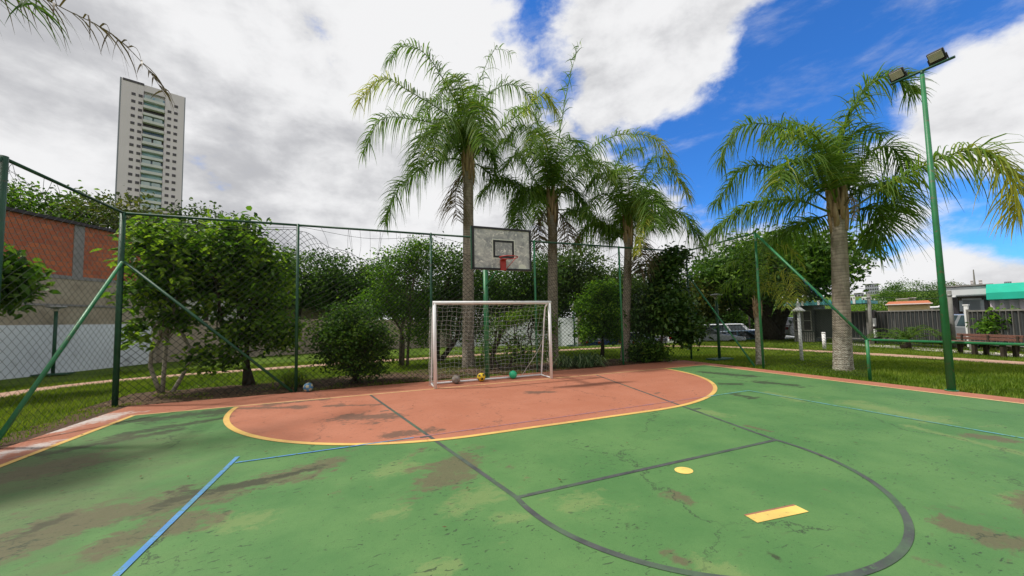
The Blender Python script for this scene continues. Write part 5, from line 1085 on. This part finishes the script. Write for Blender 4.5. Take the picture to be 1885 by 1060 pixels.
# ================================================================== CARS
def car(label, loc, ang, paint, van=False, group='cars parked beyond the lawn'):
    loc = np.asarray(loc, float); o = thing('van' if van else 'parked_car', label, 'van' if van else 'car', loc, group); c, s = math.cos(ang), math.sin(ang)
    def P(x, y, z): return loc+np.array([c*x-s*y, s*x+c*y, z])
    hw = .84
    low = [(-2.05, .30), (-2.1, .55), (-2.05, .86), (-1.5, .93), (.75, .95), (1.75, .80), (2.08, .62), (2.1, .32), (1.75, .22), (-1.75, .22)]
    if van: low = [(-2.3, .3), (-2.35, .9), (-2.33, 1.05), (1.2, 1.05), (2.1, .9), (2.25, .6), (2.25, .3), (1.8, .22), (-1.9, .22)]
    MB().prism([P(x, -hw, z) for x, z in low], P(0, hw, 0)-P(0, -hw, 0)).build('body', paint, o, bevel=.06)
    b4 = [(-1.95, .90), (.85, .93)]; t4 = [(-1.35, 1.44), (.05, 1.46)]
    if van: b4 = [(-2.3, 1.03), (1.5, 1.03)]; t4 = [(-2.25, 1.9), (.75, 1.92)]
    tw_ = hw*.78
    vs = [P(b4[0][0], -hw+.03, b4[0][1]), P(b4[1][0], -hw+.03, b4[1][1]), P(b4[1][0], hw-.03, b4[1][1]), P(b4[0][0], hw-.03, b4[0][1]), P(t4[0][0], -tw_, t4[0][1]), P(t4[1][0], -tw_, t4[1][1]), P(t4[1][0], tw_, t4[1][1]), P(t4[0][0], tw_, t4[0][1])]
    MB().add(vs, [(0, 3, 2, 1), (4, 5, 6, 7), (0, 1, 5, 4), (1, 2, 6, 5), (2, 3, 7, 6), (3, 0, 4, 7)]).build('cabin', paint, o, bevel=.05)
    def pane(name, q, cut=.12):
        q = [np.asarray(v_, float) for v_ in q]; m_ = sum(q)/4; n2 = unit(np.cross(q[1]-q[0], q[3]-q[0])); ctr = sum(vs)/8; n2 = n2 if n2@(m_-ctr) > 0 else -n2
        MB().prism([m_+(v_-m_)*(1-cut)+n2*.002 for v_ in q], n2*.012).build(name, 'car_glass', o)
    def lp2(a, b, f): return a+(b-a)*f
    for (i0, i1, i4, i5) in ((0, 1, 4, 5), (3, 2, 7, 6)):
        pane('side_window', [lp2(vs[i0], vs[i1], .06), lp2(vs[i0], vs[i1], .50), lp2(vs[i4], vs[i5], .50), lp2(vs[i4], vs[i5], .06)]); pane('side_window', [lp2(vs[i0], vs[i1], .53), lp2(vs[i0], vs[i1], .94), lp2(vs[i4], vs[i5], .94), lp2(vs[i4], vs[i5], .53)])
    pane('windscreen', [vs[1], vs[2], vs[6], vs[5]]); pane('rear_window', [vs[0], vs[3], vs[7], vs[4]])
    for x in (-1.3, 1.3):
        for y in (-hw+.06, hw-.06):
            q = 1 if y > 0 else -1; w_ = MB().tube([P(x, y-.1*q, .31), P(x, y+.075*q, .31)], .31, 16).build('wheel', 'tyre', o, True); MB().tube([P(x, y+.07*q, .31), P(x, y+.085*q, .31)], .19, 12).build('rim', 'rim_metal', w_, True)
    for y in (-.6, .6):
        MB().box(P(2.03 if not van else 2.2, y, .66), (.14, .34, .16), [(c, s, 0), (-s, c, 0), (0, 0, 1)]).build('headlight', 'lamp_clear', o, bevel=.03); MB().box(P(-2.06 if not van else -2.33, y, .74), (.08, .26, .2), [(c, s, 0), (-s, c, 0), (0, 0, 1)]).build('tail_light', 'lamp_red', o, bevel=.02)
    return o
for i, (x, D, ang, paint, van, lab) in enumerate([(1268, 27.5, .5, 'car_white', False, 'white car under the glossy-leaved tree'), (1304, 28.5, -.8, 'car_silver', False, 'silver car just right of the fence corner post'), (1334, 30, -.9, 'car_white', False, 'white car behind the green garden lamp'), (1372, 31, -.8, 'car_teal', False, 'pale teal car seen left of the young palm stem'), (1402, 33, -.8, 'car_blue', False, 'dark blue car behind the young palm stem'), (1345, 37, -.5, 'car_white', True, 'white van in the second row behind the lamp'), (1418, 36, -.5, 'car_white', False, 'white car in the second row near the broad trunk'),
                                                 (1120, 31, .3, 'car_blue', False, 'blue car under the vivid green tree'), (1176, 31.5, .4, 'car_silver', False, 'silver car right of the third palm trunk'), (1142, 33, .3, 'car_black', False, 'black car just left of the third palm trunk'), (1486, 32, -.3, 'car_white', False, 'white car showing between the booth and the black gate'), (1752, 30, .6, 'car_blue', False, 'blue car in the gap of the metal fence'), (1775, 27, 1.0, 'car_silver', False, 'silver car in the gap by the white gate post'), (1885, 33, .8, 'car_white', False, 'white car behind the fence at the bench')]):
    p = at(x, 600, D); car(lab, (p[0], p[1], float(hill(np.array([p[0]]), np.array([p[1]]))[0])+.02), ang, paint, van)
# low dark railing before the parked cars
ra, rb = gnd(1285, 626), gnd(1440, 622); o = thing('railing', 'low dark railing in front of the parked cars', 'railing', ra); Lr = np.linalg.norm(rb-ra); ur = unit(rb-ra)
for z in (.25, .95): MB().tube([ra+(0, 0, z), rb+(0, 0, z)], .022, 6).build('rail', 'brown_metal', o)
nb_ = int(Lr/.22)
for k in range(nb_+1): MB().tube([ra+ur*Lr*k/nb_, ra+ur*Lr*k/nb_+(0, 0, 1.0)], .012, 5).build('baluster', 'brown_metal', o)
# signboard frame above the railing
sb = at(1327, 585, 38); o = thing('scaffold_gantry', 'dark gantry with a slatted parapet behind the parked cars', 'structure frame', (sb[0], sb[1], 0)); us = unit(np.array([sb[1], -sb[0], 0]))
for s in (-2.2, 0, 2.2): MB().tube([np.array([sb[0], sb[1], 0])+us*s, np.array([sb[0], sb[1], 3.6])+us*s], .07, 8).build('column', 'brown_metal', o)
for z in (2.2, 3.5): MB().tube([np.array([sb[0], sb[1], z])-us*2.4, np.array([sb[0], sb[1], z])+us*2.4], .06, 8).build('beam', 'pole_grey', o)
for k in range(16): MB().box(np.array([sb[0], sb[1], 2.85])+us*(-2.2+k*.29), (.07, .07, 1.2)).build('slat', 'pole_grey', o)

# ================================================================== FAR TOWN ON THE RIGHT
def far_building(name, label, x0, x1, ytop, D, depth, wall, rows, cols, zb=0.0, roof=None, group='far town buildings', win='window_dark', cat='building', wf=.5):
    a, b = at(x0, ytop, D), at(x1, ytop, D); z1 = (a[2]+b[2])/2; a[2] = b[2] = 0; u1 = unit(b-a); n1 = np.array([-u1[1], u1[0], 0]); n1 = n1 if n1@a > 0 else -n1; W = np.linalg.norm(b-a); c = (a+b)/2
    o = thing(name, label, cat, c, group); ax3 = [u1, n1, np.array([0, 0, 1.])]
    MB().box(c+n1*depth/2+(0, 0, (z1-1)/2), (W, depth, z1+1), ax3).build('wall', wall, o)
    vis = min(z1, rows*3.0+.6); src = None
    for r_ in range(rows):
        z = z1-1.5-r_*(vis/rows if rows else 3)
        for k in range(cols):
            q = a+u1*W*(k+.5)/cols-n1*.02+(0, 0, z); sz = (W/cols*wf, .12, vis/rows*.5)
            if src is None: src = MB().box(q, sz, ax3).build('window', win, o, origin=q)
            else: share('window', src, o, q)
    if roof == 'gable':
        e = W*.06; h_ = W*.16
        MB().prism([a-u1*e-n1*.5+(0, 0, z1), b+u1*e-n1*.5+(0, 0, z1), b+u1*e-n1*.5+(0, 0, z1+.15), a-u1*e-n1*.5+(0, 0, z1+.15)], n1*.01).build('eave', 'far_white', o)
        rv = [a-u1*e-n1*.6+(0, 0, z1+.05), b+u1*e-n1*.6+(0, 0, z1+.05), b+n1*depth/2+(0, 0, z1+h_), a+n1*depth/2+(0, 0, z1+h_), a-u1*e+n1*(depth+.6)+(0, 0, z1+.05), b+u1*e+n1*(depth+.6)+(0, 0, z1+.05)]
        MB().add(rv, [(0, 1, 2, 3), (4, 3, 2, 5), (0, 3, 4), (1, 5, 2)]).build('roof', 'terracotta', o)
    elif roof: MB().box(c+n1*depth/2+(0, 0, z1+.2), (W*1.03, depth*1.03, .4), ax3).build('roof', roof, o)
    return o, a, b, z1, u1, n1
far_building('apartment_block', 'grey apartment block on the skyline beside the stout palm', 1592, 1617, 523, 420, 14, 'far_wall_side', 9, 6, roof='concrete')
far_building('office_tower', 'slim pale tower on the skyline, left of the mast', 1786, 1791, 516, 700, 12, 'far_wall', 10, 3)
far_building('office_tower', 'slim pale tower on the skyline, right of the mast', 1801, 1808, 515, 700, 12, 'far_wall', 10, 3)
for i, (x0, x1, yt, D, wm, rf_, rw, cl_, lab) in enumerate([(1560, 1574, 545, 250, 'far_white', None, 2, 3, 'small white house just right of the stout palm'), (1572, 1590, 540, 300, 'far_wall_side', 'concrete', 2, 3, 'grey house below the skyline apartment block'), (1586, 1604, 546, 240, 'far_white', None, 2, 3, 'white house below the skyline apartment block'), (1618, 1636, 537, 420, 'far_wall', 'concrete', 3, 4, 'low pale block right of the grey apartment block'),
                                                          (1592, 1632, 552, 150, 'far_white', 'far_white', 1, 6, 'long white roofed hall above the hedge'), (1650, 1672, 551, 110, 'cream_wall', 'gable', 1, 3, 'small yellow house left of the terracotta roof'), (1672, 1686, 549, 115, 'far_wall', 'gable', 1, 2, 'small pale house above the terracotta roof'), (1755, 1775, 526, 500, 'far_wall_side', None, 3, 5, 'grey block on the skyline right of the floodlight post'), (1770, 1786, 529, 480, 'far_white', None, 3, 4, 'white block on the skyline left of the slim towers'),
                                                          (1810, 1826, 526, 520, 'far_wall', None, 3, 4, 'pale block on the skyline left of the green awning'), (1848, 1862, 518, 560, 'far_wall_side', None, 4, 4, 'grey block on the skyline over the green awning'), (1864, 1882, 519, 540, 'far_wall', None, 4, 4, 'pale block on the skyline at the end of the awning')]):
    far_building('town_house', lab, x0, x1, yt, D, 9, wm, rw, cl_, roof=rf_)
o, a, b, z1, u1, n1 = far_building('terracotta_house', 'cream house with a terracotta roof behind the dark fence', 1634, 1712, 561, 62, 9, 'cream_wall', 1, 5, roof='gable', win='far_white', wf=.62)
for k in range(5):
    q = a+u1*np.linalg.norm(b-a)*(k+.5)/5-n1*.12+(0, 0, z1-1.5)
    for dx in (-.5, 0, .5): MB().box(q+u1*dx*1.2, (.07, .05, 1.5), [u1, n1, (0, 0, 1)]).build('glazing_bar', 'window_dark', o)
# hall with a white fascia beam and green awning
o, a, b, z1, u1, n1 = far_building('street_hall', 'long hall with white fascia beam behind the floodlight post', 1744, 1826, 545, 48, 10, 'plaster', 0, 0, roof=None)
Wh = np.linalg.norm(b-a)
MB().box((a+b)/2-n1*1.0+(0, 0, z1+.35), (Wh*1.05, 2.0, .75), [u1, n1, (0, 0, 1)]).build('fascia', 'far_white', o, bevel=.1); MB().box((a+b)/2-n1*1.05+(0, 0, z1+.80), (Wh*1.06, 2.15, .10), [u1, n1, (0, 0, 1)]).build('fascia_cap', 'concrete', o)
MB().box(a+u1*Wh*.13-n1*.3+(0, 0, z1-1.2), (Wh*.22, .5, 2.2), [u1, n1, (0, 0, 1)]).build('dark_opening', 'window_dark', o); MB().box(a+u1*Wh*.86-n1*.3+(0, 0, z1-1.2), (Wh*.1, .5, 2.2), [u1, n1, (0, 0, 1)]).build('dark_opening', 'window_dark', o)
MB().box(a+u1*Wh*.55-n1*.3+(0, 0, z1-1.0), (Wh*.44, .4, 1.6), [u1, n1, (0, 0, 1)]).build('white_front', 'far_white', o)
for k in range(5): MB().box(a+u1*Wh*(.37+.085*k)-n1*.52+(0, 0, z1-.8), (.5, .06, .9), [u1, n1, (0, 0, 1)]).build('window', 'window_light', o)
MB().box(a+u1*Wh*.52-n1*.6+(0, 0, z1-2.1), (Wh*.36, .3, .6), [u1, n1, (0, 0, 1)]).build('yellow_counter', 'cream_wall', o)
pp = at(1712, 566, 46); q1 = at(1733, 560, 46); q2 = at(1738, 550, 46); q3 = at(1760, 546, 46); o2 = thing('curved_pipe', 'curved white pipe canopy rail left of the floodlight post', 'canopy rail', (pp[0], pp[1], 0))
MB().tube(spline([pp, at(1728, 565, 46), q1, q2, at(1744, 547, 46), q3], 24), .09, 8).build('pipe', 'far_white', o2, True)
for x in (1716, 1742): q = at(x, 565, 46); MB().tube([(q[0], q[1], 0), q], .07, 8).build('support', 'pole_grey', o2)
o, a, b, z1, u1, n1 = far_building('awning_shop', 'white shop with a big green awning behind the bench', 1826, 1960, 548, 46, 10, 'far_white', 1, 8, win='window_light', wf=.6)
Wh = np.linalg.norm(b-a); prof = [(0, -.1), (-1.6, -.05), (-1.55, .45), (-1.1, .85), (-.2, 1.15), (0, 1.15)]
MB().prism([a-u1*.2+n1*d+(0, 0, z1+z) for d, z in prof], u1*(Wh+.4)).build('awning', 'awning_green', o)
for k in range(7): MB().box(a+u1*Wh*(k/7.)-n1*.1+(0, 0, z1-1.6), (.22, .16, 3.2), [u1, n1, (0, 0, 1)]).build('pilaster', 'far_wall', o)
b = at(1796, 540, 75); b[2] = 0; o = thing('radio_mast', 'thin grey radio mast rising over the white fascia', 'mast', b); zt_ = at(1794, 496, 75)[2]
for s in range(3):
    q = b+np.array([math.cos(2.1*s), math.sin(2.1*s), 0])*.28; MB().tube([q, b+(0, 0, zt_*.85)], [.12, .06], 6).build('leg', 'pole_grey', o)
for k in range(10): z = zt_*.08*(k+1); MB().tube([b+(.26*(1-.08*k), 0, z), b+(-.13*(1-.08*k), .22*(1-.08*k), z+.3)], .025, 5).build('strut', 'pole_grey', o)
MB().tube([b+(0, 0, zt_*.8), b+(0, 0, zt_)], [.08, .05], 6).build('antenna', 'pole_grey', o)
for i, (x, y, D, rx, rz, n_, mt, lab) in enumerate([(1683, 541, 120, 8.0, 4.2, 15000, 'leaf_dark', 'huge dark domed tree above the terracotta roof'), (1652, 535, 125, 3.0, 1.8, 2500, 'leaf_bright', 'light green tree left of the domed tree'), (1577, 566, 66, 3.5, 1.3, 3500, 'leaf_broad', 'green tree beside the stout palm, above the dark fence'), (1612, 568, 70, 4.0, 1.2, 3500, 'leaf_broad', 'green trees above the striped gate posts'), (1640, 572, 80, 3.0, 1.0, 2500, 'leaf_broad', 'green tree left of the cream house'), (1756, 531, 200, 5.0, 2.2, 2500, 'leaf_olive', 'olive tree on the skyline right of the floodlight post')]):
    p = at(x, y, D); tree('distant_tree', lab, (p[0], p[1], 0), [(p[0], p[1], p[2]-rz*.2, rx, rx, rz), (p[0]+rx*.3, p[1]-rx*.3, p[2]-rz*.8, rx*.8, rx*.8, rz), (p[0]-rx*.3, p[1]+rx*.3, p[2]-rz*.9, rx*.8, rx*.8, rz)], n_, .075*D/30, .025*D/30, mt, 120+i, 'bark_dark', .3, 1, group='trees of the far town', jit=(.9, 1.06), clump=.16*D/40, per=20, tint=(.45, .25), nb=5)
# dark hedge trees closing the far side of the parking lot
for i, (x, D) in enumerate(((1262, 47), (1300, 50), (1338, 52), (1376, 53), (1414, 52), (1150, 44), (1110, 44), (1200, 46))):
    p = at(x, 585, D); zz = float(hill(np.array([p[0]]), np.array([p[1]]))[0])
    tree('hedge_tree', ['dense hedge tree at the far side of the parking lot, behind the fence corner', 'dense hedge tree behind the silver car at the fence corner', 'dense hedge tree behind the white van in the second row', 'dense hedge tree behind the pale teal car', 'dense hedge tree beside the broad forked trunk', 'dense hedge tree behind the third palm trunk', 'dense hedge tree behind the vivid green tree', 'dense hedge tree behind the low bush'][i], (p[0], p[1], zz), [(p[0], p[1], 1.6, 2.0, 1.6, 1.9), (p[0]+.8, p[1]-.5, .6, 1.6, 1.4, 1.3), (p[0]-.8, p[1]+.4, .7, 1.6, 1.4, 1.3)], 3500, .26, .08, 'leaf_dark', 150+i, 'bark_dark', .12, 1, group='hedge trees of the parking lot', clump=.35, per=22, tint=(.4, .25), nb=4)
# power cables
pa, pb2 = at(1500, 535, 90), at(1960, 530, 90)
for z in (0, 1.2):
    o = thing('power_cable', ['lower', 'upper'][z > 0]+' power cable crossing before the domed tree', 'cable', pa); MB().tube(spline([pa+(0, 0, z), (pa+pb2)/2+(0, 0, z-1.5), pb2+(0, 0, z)], 16), .03, 5).build('wire', 'rope_dark', o)
